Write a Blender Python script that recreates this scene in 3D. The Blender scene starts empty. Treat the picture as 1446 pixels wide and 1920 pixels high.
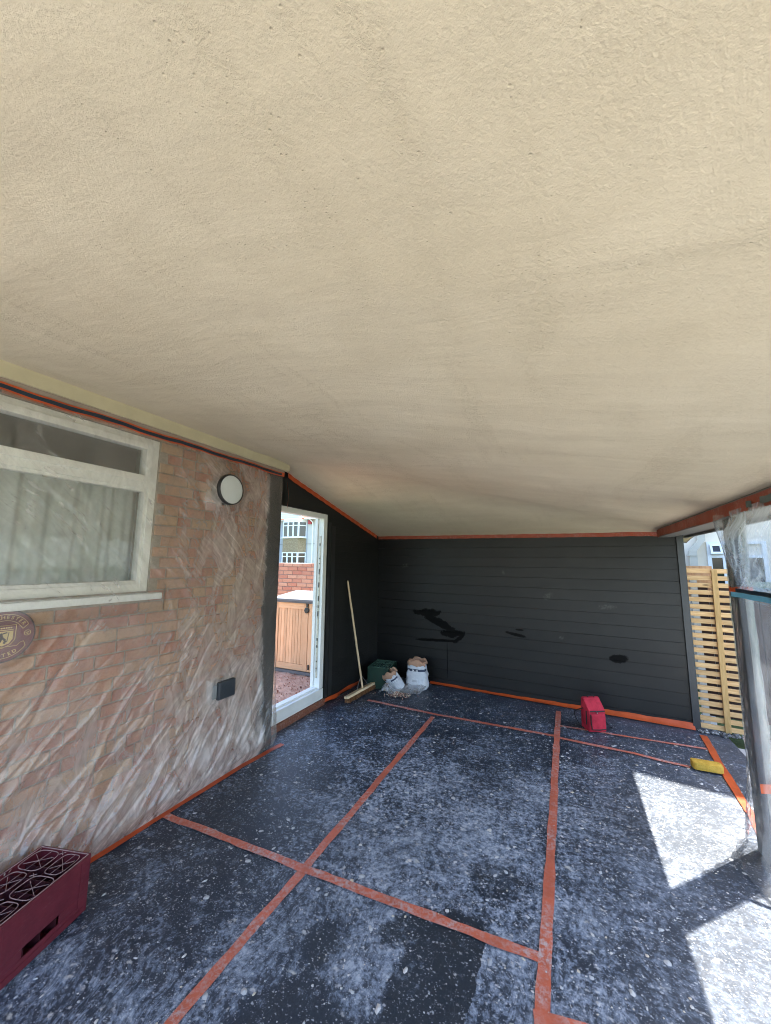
import bpy, bmesh, math, random
import numpy as np
from mathutils import Vector, Matrix
random.seed(7); rng = np.random.default_rng(7)
R = math.radians
S = bpy.context.scene
COL = S.collection
# ------------------------------------------------------------------ camera
cam = bpy.data.objects.new('camera', bpy.data.cameras.new('camera')); COL.objects.link(cam)
right = Vector((0.9040108537, 0.4274042042, 0.0094880243))
up = Vector((0.0479280512, -0.1233774123, 0.9912017538))
fwd = Vector((-0.4248144045, 0.8956024008, 0.1320191704))
cam.matrix_world = Matrix(((right.x, up.x, -fwd.x, 0), (right.y, up.y, -fwd.y, 0), (right.z, up.z, -fwd.z, 1.67), (0, 0, 0, 1)))
cam.data.sensor_fit = 'HORIZONTAL'; cam.data.sensor_width = 36; cam.data.lens = 36 * 705.75 / 1446
cam.data.clip_start = 0.02; cam.data.clip_end = 600
S.camera = cam
# ------------------------------------------------------------------ sky, sun, exposure
SUN_EL, SUN_AZ = 57.0, 43.0                     # azimuth from +y towards +x
W = bpy.data.worlds.new('World'); S.world = W; W.use_nodes = True
nt = W.node_tree; nt.nodes.clear()
sky = nt.nodes.new('ShaderNodeTexSky'); sky.sky_type = 'NISHITA'; sky.sun_disc = False
sky.sun_elevation = R(SUN_EL); sky.sun_rotation = R(SUN_AZ); sky.dust_density = 1.6; sky.air_density = 1.0
bg = nt.nodes.new('ShaderNodeBackground'); bg.inputs[1].default_value = 0.15
wo = nt.nodes.new('ShaderNodeOutputWorld')
nt.links.new(sky.outputs[0], bg.inputs[0]); nt.links.new(bg.outputs[0], wo.inputs[0])
sl = bpy.data.lights.new('sun', 'SUN'); sl.energy = 3.8; sl.angle = R(0.53); sl.color = (1, .95, .87)
sun = bpy.data.objects.new('sun', sl); COL.objects.link(sun)
sd = Vector((math.cos(R(SUN_EL)) * math.sin(R(SUN_AZ)), math.cos(R(SUN_EL)) * math.cos(R(SUN_AZ)), math.sin(R(SUN_EL))))
sun.rotation_euler = sd.to_track_quat('Z', 'Y').to_euler(); sun.location = (8, 8, 12)
S.view_settings.view_transform = 'Standard'; S.view_settings.look = 'None'
S.view_settings.exposure = 2.6; S.view_settings.gamma = 1; S.view_settings.use_curve_mapping = False
S.cycles.filter_width = 1.05
S.cycles.max_bounces = 10; S.cycles.diffuse_bounces = 6; S.cycles.glossy_bounces = 4
S.cycles.transmission_bounces = 6; S.cycles.transparent_max_bounces = 16
S.cycles.caustics_reflective = False; S.cycles.caustics_refractive = True

# ------------------------------------------------------------------ helpers
def tag(o, label=None, cat=None, group=None, kind=None):
    if label: o['label'] = label
    if cat: o['category'] = cat
    if group: o['group'] = group
    if kind: o['kind'] = kind
    return o
def empty(name, loc=(0, 0, 0), rz=0.0, **k):
    o = bpy.data.objects.new(name, None); COL.objects.link(o)
    o.location = loc; o.rotation_euler = (0, 0, rz); o.empty_display_size = .1
    return tag(o, **k)
class MB:
    def __init__(s): s.v = []; s.f = []
    def add(s, vs, fs, M=None):
        n = len(s.v)
        s.v += [tuple(M @ Vector(v)) if M is not None else tuple(v) for v in vs]
        s.f += [tuple(i + n for i in f) for f in fs]; return s
    def box(s, a, b, M=None):
        (x0, y0, z0), (x1, y1, z1) = a, b
        vs = [(x0, y0, z0), (x1, y0, z0), (x1, y1, z0), (x0, y1, z0), (x0, y0, z1), (x1, y0, z1), (x1, y1, z1), (x0, y1, z1)]
        return s.add(vs, [(0, 3, 2, 1), (4, 5, 6, 7), (0, 1, 5, 4), (1, 2, 6, 5), (2, 3, 7, 6), (3, 0, 4, 7)], M)
    def tube(s, pts, rad, n=8, cap=True, M=None):
        pts = [Vector(p) for p in pts]
        if not hasattr(rad, '__len__'): rad = [rad] * len(pts)
        vs = []; fs = []; last = None
        for i, p in enumerate(pts):
            t = (pts[min(i + 1, len(pts) - 1)] - pts[max(i - 1, 0)]).normalized()
            a = Vector((0, 0, 1)) if abs(t.z) < .9 else Vector((1, 0, 0))
            if last is not None: a = last
            u_ = (a - t * a.dot(t)).normalized(); w = t.cross(u_); last = u_
            for k in range(n):
                an = 2 * math.pi * k / n
                vs.append(p + (u_ * math.cos(an) + w * math.sin(an)) * rad[i])
        for i in range(len(pts) - 1):
            for k in range(n):
                fs.append((i * n + k, i * n + (k + 1) % n, (i + 1) * n + (k + 1) % n, (i + 1) * n + k))
        if cap:
            fs.append(tuple(range(n - 1, -1, -1))); m = (len(pts) - 1) * n; fs.append(tuple(m + k for k in range(n)))
        return s.add(vs, fs, M)
    def lathe(s, prof, n=32, M=None, cap=True):
        vs = []; fs = []
        for r, z in prof:
            for k in range(n):
                a = 2 * math.pi * k / n; vs.append((r * math.cos(a), r * math.sin(a), z))
        for i in range(len(prof) - 1):
            for k in range(n):
                fs.append((i * n + k, i * n + (k + 1) % n, (i + 1) * n + (k + 1) % n, (i + 1) * n + k))
        if cap:
            fs.append(tuple(range(n - 1, -1, -1))); m = (len(prof) - 1) * n; fs.append(tuple(m + k for k in range(n)))
        return s.add(vs, fs, M)
    def prism(s, poly, d, M=None):                      # poly in xy, extruded in z from 0 to d
        n = len(poly)
        vs = [(x, y, 0) for x, y in poly] + [(x, y, d) for x, y in poly]
        fs = [tuple(range(n - 1, -1, -1)), tuple(range(n, 2 * n))]
        fs += [(i, (i + 1) % n, n + (i + 1) % n, n + i) for i in range(n)]
        return s.add(vs, fs, M)
    def build(s, name, mat, parent=None, smooth=False, bevel=0, **k):
        me = bpy.data.meshes.new(name); me.from_pydata(s.v, [], s.f); me.update()
        return link(name, me, mat, parent, smooth, bevel, **k)
def link(name, me, mat, parent=None, smooth=False, bevel=0, **k):
    if bevel:
        bm = bmesh.new(); bm.from_mesh(me); bmesh.ops.recalc_face_normals(bm, faces=bm.faces)
        ed = [e for e in bm.edges if len(e.link_faces) == 2 and e.calc_face_angle(0) > .6]
        bmesh.ops.bevel(bm, geom=ed, offset=bevel, segments=2, affect='EDGES', profile=.6)
        bm.to_mesh(me); bm.free()
    if mat is not None: me.materials.append(mat)
    if smooth:
        me.polygons.foreach_set('use_smooth', [True] * len(me.polygons))
        if smooth != 'all': me.set_sharp_from_angle(angle=R(40))
    o = bpy.data.objects.new(name, me); COL.objects.link(o)
    if parent is not None: o.parent = parent
    return tag(o, **k)
def grid(name, P, mat, parent=None, thick=0, **k):      # P: (n, m, 3) numpy
    n, m, _ = P.shape
    me = bpy.data.meshes.new(name)
    idx = np.arange(n * m).reshape(n, m)
    F = np.stack([idx[:-1, :-1], idx[1:, :-1], idx[1:, 1:], idx[:-1, 1:]], -1).reshape(-1, 4)
    me.vertices.add(n * m); me.vertices.foreach_set('co', P.reshape(-1).astype(np.float32))
    me.loops.add(F.size); me.loops.foreach_set('vertex_index', F.reshape(-1).astype(np.int32))
    me.polygons.add(len(F)); me.polygons.foreach_set('loop_start', np.arange(0, F.size, 4, dtype=np.int32))
    me.update(calc_edges=True); me.validate()
    me.polygons.foreach_set('use_smooth', [True] * len(me.polygons))
    return link(name, me, mat, parent, **k)
def vnoise(x, y, seed=0):
    r = np.random.default_rng(seed).random((64, 64))
    xi = np.floor(x).astype(int); yi = np.floor(y).astype(int); fx = x - xi; fy = y - yi
    fx = fx * fx * (3 - 2 * fx); fy = fy * fy * (3 - 2 * fy)
    g = lambda a, b: r[a % 64, b % 64]
    return (g(xi, yi) * (1 - fx) + g(xi + 1, yi) * fx) * (1 - fy) + (g(xi, yi + 1) * (1 - fx) + g(xi + 1, yi + 1) * fx) * fy
def fnoise(x, y, seed=0, o=4):
    t = 0; a = .5
    for i in range(o): t = t + a * (vnoise(x, y, seed + i) - .5); x = x * 2.03; y = y * 2.03; a *= .5
    return t
def sstep(a, b, x):
    t = np.clip((x - a) / (b - a), 0, 1); return t * t * (3 - 2 * t)

# ------------------------------------------------------------------ material helpers
class NT:
    def __init__(s, name):
        s.m = bpy.data.materials.new(name); s.m.use_nodes = True; s.t = s.m.node_tree; s.t.nodes.clear()
        s.out = s.n('OutputMaterial')
    def n(s, ty, **k):
        nd = s.t.nodes.new('ShaderNode' + ty)
        for a, b in k.items(): setattr(nd, a, b)
        return nd
    def l(s, a, b): s.t.links.new(a, b)
    def set(s, sock, v):
        if isinstance(v, bpy.types.NodeSocket): s.l(v, sock)
        elif v is not None:
            if isinstance(v, (tuple, list)) and len(v) == 3 and sock.type == 'RGBA': v = (*v, 1)
            sock.default_value = v
    def coord(s, kind='Object', obj=None):
        c = s.n('TexCoord')
        if obj: c.object = obj
        return c.outputs[kind]
    def map(s, v, scale=(1, 1, 1), rot=(0, 0, 0), loc=(0, 0, 0)):
        m = s.n('Mapping'); s.l(v, m.inputs[0]); m.inputs[1].default_value = loc; m.inputs[2].default_value = rot; m.inputs[3].default_value = scale
        return m.outputs[0]
    def rmap(s, v, rot, scale): return s.map(s.map(v, (1, 1, 1), rot), scale)     # turn first, then stretch
    def noise(s, v, scale, detail=4, rough=.55, dist=0, col=False):
        n = s.n('TexNoise'); s.l(v, n.inputs['Vector']); n.inputs['Scale'].default_value = scale
        n.inputs['Detail'].default_value = detail; n.inputs['Roughness'].default_value = rough; n.inputs['Distortion'].default_value = dist
        return n.outputs[1 if col else 0]
    def voro(s, v, scale, feature='F1', out='Distance', rnd=1):
        n = s.n('TexVoronoi', feature=feature); s.l(v, n.inputs['Vector']); n.inputs['Scale'].default_value = scale
        n.inputs['Randomness'].default_value = rnd
        return n.outputs[out]
    def ramp(s, v, stops, interp='LINEAR'):
        r = s.n('ValToRGB'); r.color_ramp.interpolation = interp; e = r.color_ramp.elements
        while len(e) > 1: e.remove(e[0])
        for i, (p, c) in enumerate(stops):
            if not hasattr(c, '__len__'): c = (c, c, c)
            if i == 0: e[0].position = p; q = e[0]
            else: q = e.new(p)
            q.color = (*c[:3], 1)
        s.l(v, r.inputs[0]); return r.outputs[0]
    def math(s, op, a, b=None, c=None, clamp=False):
        m = s.n('Math', operation=op, use_clamp=clamp)
        for i, x in enumerate((a, b, c)):
            if x is not None: s.set(m.inputs[i], x)
        return m.outputs[0]
    def mix(s, f, a, b, mode='MIX'):
        m = s.n('Mix', data_type='RGBA', blend_type=mode); s.set(m.inputs[0], f); s.set(m.inputs[6], a); s.set(m.inputs[7], b)
        return m.outputs[2]
    def bump(s, h, strength=.5, dist=.01, normal=None):
        b = s.n('Bump'); s.l(h, b.inputs['Height']); b.inputs['Strength'].default_value = strength; b.inputs['Distance'].default_value = dist
        if normal is not None: s.l(normal, b.inputs['Normal'])
        return b.outputs[0]
    def sep(s, v):
        x = s.n('SeparateXYZ'); s.l(v, x.inputs[0]); return x.outputs
    def bsdf(s, col, rough=.6, normal=None, spec=.5, metal=0, **k):
        b = s.n('BsdfPrincipled'); s.set(b.inputs['Base Color'], col); s.set(b.inputs['Roughness'], rough)
        s.set(b.inputs['Specular IOR Level'], spec); s.set(b.inputs['Metallic'], metal)
        if normal is not None: s.l(normal, b.inputs['Normal'])
        for a, v in k.items(): s.set(b.inputs[a], v)
        s.l(b.outputs[0], s.out.inputs[0]); return s.m
def plain(name, col, rough=.6, var=.12, scale=30, bump=.15, spec=.5, metal=0, **k):
    """One colour with a little mottling and grain."""
    t = NT(name); v = t.coord()
    n = t.noise(v, scale, 5, .6); f = t.ramp(n, [(.3, 1 - var), (.7, 1 + var)])
    c = t.mix(1.0, col, f, 'MULTIPLY')
    r = t.math('MULTIPLY_ADD', n, .25, rough - .12, clamp=True)
    return t.bsdf(c, r, t.bump(t.noise(v, scale * 4, 3), bump, .004), spec, metal, **k)
def wood(name, ca, cb, axis='x', scale=8, rough=.65, knots=True):
    t = NT(name); oi = t.n('ObjectInfo'); v0 = t.coord()
    off = t.n('VectorMath', operation='MULTIPLY_ADD'); cmb = t.n('CombineXYZ')
    for i in range(3): t.l(oi.outputs['Random'], cmb.inputs[i])
    t.l(cmb.outputs[0], off.inputs[0]); off.inputs[1].default_value = (37, 53, 71); t.l(v0, off.inputs[2])
    v = off.outputs[0]
    sc = {'x': (.12, 1, 1), 'y': (1, .12, 1), 'z': (1, 1, .12)}[axis]
    vm = t.map(v, sc)
    g = t.noise(vm, scale * 8, 5, .6, .6)
    c = t.mix(t.ramp(g, [(.35, 0), (.68, 1)]), ca, cb)
    tint = t.math('MULTIPLY_ADD', oi.outputs['Random'], .3, .85)
    c = t.mix(1, c, tint, 'MULTIPLY')
    if knots:
        k = t.voro(t.map(v, {'x': (.35, 1, 1), 'y': (1, .35, 1), 'z': (1, 1, .35)}[axis]), 11)
        c = t.mix(t.ramp(k, [(.06, .75), (.14, 0)]), c, tuple(x * .28 for x in ca))
    return t.bsdf(c, rough, t.bump(g, .25, .003), .35)
def ell(t, X, Z, cx, cz, rx, rz, ang, nz, wob=.5, soft=.12):
    """Soft mask of one ragged-edged ellipse."""
    ca, sa = math.cos(ang), math.sin(ang)
    dx = t.math('SUBTRACT', X, cx); dz = t.math('SUBTRACT', Z, cz)
    u_ = t.math('DIVIDE', t.math('ADD', t.math('MULTIPLY', dx, ca), t.math('MULTIPLY', dz, sa)), rx)
    w_ = t.math('DIVIDE', t.math('SUBTRACT', t.math('MULTIPLY', dz, ca), t.math('MULTIPLY', dx, sa)), rz)
    d = t.math('SQRT', t.math('ADD', t.math('MULTIPLY', u_, u_), t.math('MULTIPLY', w_, w_)))
    d = t.math('ADD', d, t.math('MULTIPLY', t.math('SUBTRACT', nz, .5), wob * 2))
    mr = t.n('MapRange'); t.l(d, mr.inputs[0]); mr.inputs[1].default_value = 1 - soft; mr.inputs[2].default_value = 1 + soft
    mr.inputs[3].default_value = 1; mr.inputs[4].default_value = 0
    return mr.outputs[0]
def mx(t, *m):
    o = m[0]
    for x in m[1:]: o = t.math('MAXIMUM', o, x)
    return o

# ------------------------------------------------------------------ materials
def m_ceiling():
    t = NT('sand_render'); v = t.coord()
    big = t.noise(v, .8, 5, .6, .5); mid = t.noise(v, 3.2, 6, .62, .8)
    c = t.mix(t.ramp(big, [(.34, 0), (.66, 1)]), (.65, .56, .405), (.715, .63, .475))
    c = t.mix(t.ramp(mid, [(.34, .30), (.66, 0)]), c, (.55, .47, .335))
    # broad, nearly straight float sweeps
    warp = t.n('VectorMath', operation='MULTIPLY_ADD'); t.l(t.noise(v, .8, 2, .5, 0, True), warp.inputs[0]); warp.inputs[1].default_value = (.5, .5, 0); t.l(v, warp.inputs[2]); wv = warp.outputs[0]
    sweep = t.noise(t.map(wv, (.35, 2.6, 1), (0, 0, .12)), 2.2, 6, .6, .3)
    c = t.mix(t.ramp(sweep, [(.36, .22), (.60, 0)]), c, (.555, .475, .335))
    s1 = t.noise(t.rmap(wv, (0, 0, .18), (.6, 12, 1)), 6, 6, .65)
    s2 = t.noise(t.rmap(wv, (0, 0, .25), (12, .6, 1)), 6, 6, .65)
    sel = t.ramp(t.noise(v, 1.3, 3), [(.46, 0), (.58, 1)])
    st = t.math('ADD', t.math('MULTIPLY', s1, sel), t.math('MULTIPLY', s2, t.math('SUBTRACT', 1.0, sel)))
    grain = t.noise(v, 125, 6, .72); fine = t.noise(v, 240, 3, .6)
    patch = t.ramp(t.noise(v, 1.6, 5, .65, .5), [(.42, .25), (.60, 1)])
    band_ = t.ramp(t.noise(t.map(wv, (3.4, .42, 1), (0, 0, .1)), 1.5, 4, .6, .4), [(.52, 0), (.64, 1)])        # open, gritty streaks left by the float
    band2 = t.ramp(t.noise(t.map(wv, (.4, 3.2, 1), (0, 0, .1)), 1.3, 4, .6, .4), [(.57, 0), (.67, .8)])
    on = mx(t, band_, band2)
    pit = t.ramp(t.voro(t.map(v, (1, 1.3, 1)), 125), [(.12, 1), (.34, 0)])
    pr = t.n('TexVoronoi'); t.l(t.map(v, (1, 1.3, 1)), pr.inputs['Vector']); pr.inputs['Scale'].default_value = 125
    pits = t.math('MULTIPLY', pit, t.math('GREATER_THAN', t.math('ADD', t.sep(pr.outputs['Color'])[0], t.math('MULTIPLY', on, .20)), 1.02))
    grit = t.math('MULTIPLY', on, t.ramp(t.noise(v, 62, 5, .75), [(.42, 1), (.54, 0)]))
    h = t.math('ADD', t.math('MULTIPLY', grain, t.math('MULTIPLY_ADD', patch, .8, .45)), t.math('MULTIPLY', fine, .30))
    h = t.math('ADD', h, t.math('MULTIPLY', st, .35))
    h = t.math('SUBTRACT', h, t.math('ADD', t.math('MULTIPLY', pits, .6), t.math('MULTIPLY', grit, .35)))
    c = t.mix(t.math('MULTIPLY', t.math('MAXIMUM', pits, t.math('MULTIPLY', grit, .5)), .30), c, (.42, .345, .22))
    c = t.mix(t.ramp(t.noise(v, 110, 5, .75), [(.34, .26), (.52, 0)]), c, (.52, .44, .30))
    b = t.bump(h, .52, .0065)
    b = t.bump(t.noise(t.map(wv, (.4, 2.2, 1)), 2.2, 4), .35, .03, b)
    return t.bsdf(c, .86, b, .22)
def m_floor():
    t = NT('dusty_floor_sheet'); v = t.coord(); X, Y, Z = t.sep(v)[:3]
    nz = t.noise(v, 5.5, 8, .7)
    base = t.mix(t.ramp(t.noise(v, 2.2, 5, .6), [(.35, 0), (.7, 1)]), (.013, .021, .036), (.026, .039, .062))
    base = t.mix(t.math('MULTIPLY', t.ramp(t.noise(v, 120, 3, .7), [(.4, 0), (.7, 1)]), .35), base, (.07, .085, .105))
    right_ = t.n('MapRange'); t.l(X, right_.inputs[0])
    for i, q in enumerate((-2.1, .2, .0, 1.0)): right_.inputs[i + 1].default_value = q
    back_ = t.n('MapRange'); t.l(Y, back_.inputs[0])
    for i, q in enumerate((3.4, 4.6, 0.0, .22)): back_.inputs[i + 1].default_value = q
    # wiped and wet places, one with the straight edge of a sheet seam
    seam = t.math('LESS_THAN', t.math('ADD', X, t.math('MULTIPLY', t.math('SUBTRACT', nz, .5), .10)), -.405)
    clean = mx(t, t.math('MULTIPLY', ell(t, X, Y, -.52, 1.62, .20, .42, -.05, nz, .35, .08), seam), t.math('MULTIPLY', t.math('MULTIPLY', ell(t, X, Y, -.37, 2.30, .15, .11, .5, nz, 1.9, .35), .75), t.ramp(t.noise(v, 17, 6, .7), [(.36, .25), (.56, 1)])),
               t.math('MULTIPLY', ell(t, X, Y, -.93, 1.20, .30, .26, .3, nz, .7, .15), .7), t.math('MULTIPLY', ell(t, X, Y, -1.95, 1.9, .40, .6, .2, nz, .8, .5), .4), ell(t, X, Y, -.72, 1.84, .13, .07, .9, nz, 1.2, .2),
               t.math('MULTIPLY', ell(t, X, Y, -1.05, 1.62, .07, .10, .2, nz, 1.3, .3), .8))
    cov = t.math('MULTIPLY_ADD', right_.outputs[0], .07, .44)
    cov = t.math('ADD', cov, t.math('MULTIPLY', ell(t, X, Y, -.75, 2.35, .75, .75, .3, nz, .5, .8), .32))
    cov = t.math('ADD', cov, t.math('MULTIPLY', t.math('SUBTRACT', t.noise(v, 2.1, 7, .66), .5), 1.5))
    cov = t.math('ADD', cov, t.math('MULTIPLY', ell(t, X, Y, -1.55, 1.1, .55, .35, .4, nz, .8, .6), .16))
    cov = t.math('SUBTRACT', t.math('SUBTRACT', cov, back_.outputs[0]), t.math('MULTIPLY', clean, .50), clamp=True)
    warp = t.n('VectorMath', operation='MULTIPLY_ADD'); t.l(t.noise(v, 1.3, 3, .5, 0, True), warp.inputs[0]); warp.inputs[1].default_value = (.7, .7, 0); t.l(v, warp.inputs[2])
    wv_ = warp.outputs[0]
    smear = t.noise(t.rmap(wv_, (0, 0, .15), (7, 1, 1)), 11, 8, .72)
    smear2 = t.noise(t.rmap(wv_, (0, 0, -.6), (9, 1, 1)), 8, 8, .72)
    speck = t.noise(v, 34, 10, .78, .25)
    cloud = t.noise(v, 8, 10, .74, .5)
    near_ = t.n('MapRange'); t.l(Y, near_.inputs[0])
    for i, q in enumerate((1.0, 2.6, .40, .14)): near_.inputs[i + 1].default_value = q
    sm = t.math('ADD', t.math('MULTIPLY', smear, .7), t.math('MULTIPLY', smear2, .3))
    h = t.math('ADD', t.math('MULTIPLY', t.math('SUBTRACT', .72, near_.outputs[0]), speck), t.math('ADD', t.math('MULTIPLY', cloud, .28), t.math('MULTIPLY', sm, near_.outputs[0])))
    e = t.math('ADD', t.math('SUBTRACT', h, .5), t.math('MULTIPLY', t.math('SUBTRACT', cov, .5), .155))
    pm = t.ramp(t.math('ADD', e, .5), [(.492, 0), (.510, .30), (.532, .72), (.565, 1)])
    c = t.mix(t.math('MULTIPLY', pm, .80), base, (.265, .32, .415))
    c = t.mix(t.math('MULTIPLY', t.ramp(t.math('ADD', e, .5), [(.548, 0), (.60, 1)]), .8), c, (.50, .56, .65))
    haze_ = t.ramp(cov, [(.42, 0), (.9, .22)]); c = t.mix(haze_, c, (.15, .18, .225))
    sunlit_tone = t.n('MapRange'); t.l(t.math('ADD', X, t.math('MULTIPLY', t.math('SUBTRACT', nz, .5), .5)), sunlit_tone.inputs[0])
    for i, q in enumerate((-.15, .55, .0, .55)): sunlit_tone.inputs[i + 1].default_value = q
    c = t.mix(t.math('MULTIPLY', sunlit_tone.outputs[0], t.math('SUBTRACT', 1.0, back_.outputs[0])), c, (.082, .094, .115))  # right side evened out in colour to imitate the uniform look of sunlight
    c = t.mix(t.math('MULTIPLY', clean, .35), c, (.030, .036, .038))
    # splashes of four sizes, ragged and gathered in clusters
    clus = t.ramp(t.noise(v, 4.2, 6, .72), [(.36, -.34), (.62, .26)])
    for sc, lo, hi, thr, cc in ((11, .05, .17, .86, (.58, .58, .55)), (24, .08, .24, .76, (.56, .57, .58)), (52, .10, .28, .70, (.48, .51, .55)), (115, .12, .34, .70, (.42, .46, .52))):
        wv = t.n('VectorMath', operation='MULTIPLY_ADD'); t.l(t.noise(v, sc * 1.6, 5, .7, 0, True), wv.inputs[0]); wv.inputs[1].default_value = (1.1 / sc,) * 3; t.l(v, wv.inputs[2])
        vo = t.n('TexVoronoi'); t.l(t.map(wv.outputs[0], (1, 1.5, 1), (0, 0, 1.0)), vo.inputs['Vector']); vo.inputs['Scale'].default_value = sc
        rr = t.sep(vo.outputs['Color'])
        size = t.math('MULTIPLY_ADD', rr[1], 1.1, .45)
        dot = t.ramp(t.math('DIVIDE', vo.outputs['Distance'], size), [(lo, 1), (hi, 0)])
        on = t.ramp(t.math('ADD', t.math('ADD', rr[0], clus), t.math('MULTIPLY', t.math('SUBTRACT', cov, .5), .35)), [(thr, 0), (thr + .08, 1)])
        c = t.mix(t.math('MULTIPLY', t.math('MULTIPLY', dot, on), .85), c, cc)
    scr = t.ramp(t.noise(t.rmap(wv_, (0, 0, 1.9), (1, 46, 1)), 6, 4, .65), [(.62, 0), (.70, 1)])
    c = t.mix(t.math('MULTIPLY', scr, .28), c, (.30, .33, .37))
    scr = t.ramp(t.noise(t.rmap(wv_, (0, 0, .55), (1, 60, 1)), 5, 4, .65), [(.64, 0), (.70, 1)])
    c = t.mix(t.math('MULTIPLY', scr, .22), c, (.28, .31, .36))
    ro = t.math('MULTIPLY_ADD', pm, .35, .44)
    wr = t.noise(t.map(v, (1, 2.5, 1), (0, 0, .4)), 3.2, 5, .6, .9)
    b = t.bump(wr, .5, .014); b = t.bump(h, .45, .006, b)
    return t.bsdf(c, ro, b, .40)
def m_brick(name, cols, island=False):
    t = NT(name); v = t.coord(); oi = t.n('ObjectInfo')
    rnd = oi.outputs['Random']
    if island: g = t.n('NewGeometry'); rnd = g.outputs['Random Per Island']
    cmb = t.n('CombineXYZ')
    for i in range(3): t.l(rnd, cmb.inputs[i])
    off = t.n('VectorMath', operation='MULTIPLY_ADD'); t.l(cmb.outputs[0], off.inputs[0]); off.inputs[1].default_value = (31, 47, 59); t.l(v, off.inputs[2]); v = off.outputs[0]
    n = len(cols); c = t.ramp(rnd, [(i / n, q) for i, q in enumerate(cols)], 'CONSTANT')
    b = t.noise(v, 14, 5, .65); c = t.mix(t.ramp(b, [(.38, .65), (.62, 0)]), c, t.mix(.5, c, (.40, .30, .19)))
    c = t.mix(t.ramp(t.noise(v, 60, 4, .7), [(.3, .5), (.5, 0)]), c, t.mix(.6, c, (.10, .05, .035)))
    return t.bsdf(c, .88, t.bump(t.noise(v, 75, 6, .7), .6, .006), .2)
def m_board(root):
    t = NT('black_satin_paint'); v = t.coord('Object', root); X, Y, Z = t.sep(v)[:3]
    nz = t.math('MULTIPLY_ADD', t.math('SUBTRACT', t.noise(v, 11, 8, .72), .5), 1.5, .5); oi = t.n('ObjectInfo')
    c = t.mix(t.ramp(t.noise(v, 2.2, 5, .6, .3), [(.35, 0), (.65, 1)]), (.0042, .0043, .0045), (.0078, .0080, .0083))
    c = t.mix(1, c, t.math('MULTIPLY_ADD', oi.outputs['Random'], .3, .85), 'MULTIPLY')
    wet = mx(t, ell(t, X, Z, -1.40, .955, .21, .052, .02, nz, .85, .05), ell(t, X, Z, -1.22, .83, .25, .055, -.42, nz, .85, .05),
             ell(t, X, Z, -1.02, .70, .17, .055, .0, nz, .85, .05), ell(t, X, Z, -1.26, .585, .33, .02, .06, nz, .35, .05), ell(t, X, Z, -.93, .645, .09, .03, .7, nz, .85, .05),
             ell(t, X, Z, -.19, .77, .12, .020, -.15, nz, .6, .08), ell(t, X, Z, -.13, .83, .05, .012, 0, nz, .3, .08),
             ell(t, X, Z, .93, .615, .10, .045, .15, nz, .75, .08), ell(t, X, Z, -1.105, .36, .006, .25, 0, nz, .15, .2))
    c = t.mix(wet, c, (.0035, .0035, .0038))
    ch = mx(t, ell(t, X, Z, -.31, 1.55, .02, .03, .4, nz, .8, .3), ell(t, X, Z, .22, 1.27, .05, .035, .4, nz, .9, .3), ell(t, X, Z, .85, 1.18, .09, .025, .1, nz, 1, .3), ell(t, X, Z, .35, .78, .025, .02, .1, nz, .9, .3), ell(t, X, Z, -1.75, 1.62, .05, .03, .1, nz, .9, .3))
    c = t.mix(t.math('MULTIPLY', t.math('MULTIPLY', ch, t.ramp(t.noise(v, 40, 5, .7), [(.42, 0), (.6, 1)])), .35), c, (.16, .16, .15))
    sc = t.ramp(t.noise(t.map(v, (1, 1, 14)), 5, 5, .65), [(.66, 0), (.78, 1)])
    c = t.mix(t.math('MULTIPLY', sc, .10), c, (.12, .12, .12))
    r = t.math('MULTIPLY_ADD', t.noise(v, 9, 4), .22, .36)
    return t.bsdf(c, r, t.bump(t.noise(t.map(v, (1, 1, 9)), 28, 5, .6), .25, .003), t.math('SUBTRACT', .46, t.math('MULTIPLY', wet, .38)))
def m_black_wall():
    t = NT('black_painted_masonry'); v = t.coord(); X, Y, Z = t.sep(v)[:3]
    cb = t.n('CombineXYZ'); t.l(Y, cb.inputs[0]); t.l(Z, cb.inputs[1])
    br = t.n('TexBrick'); t.l(cb.outputs[0], br.inputs[0]); br.inputs['Scale'].default_value = 1
    br.inputs['Brick Width'].default_value = .225; br.inputs['Row Height'].default_value = .075; br.inputs['Mortar Size'].default_value = .006; br.inputs['Mortar Smooth'].default_value = .6
    n = t.noise(v, 4, 5, .65, .4)
    c = t.mix(t.ramp(n, [(.35, 0), (.7, 1)]), (.0065, .0068, .0065), (.013, .0135, .013))
    c = t.mix(t.ramp(t.noise(v, 13, 4, .7), [(.66, 0), (.80, .25)]), c, (.05, .05, .045))
    b = t.bump(br.outputs['Fac'], .18, -.006); b = t.bump(t.noise(v, 60, 5, .65), .4, .005, b)
    return t.bsdf(c, t.math('MULTIPLY_ADD', n, .3, .42), b, .42)
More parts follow.
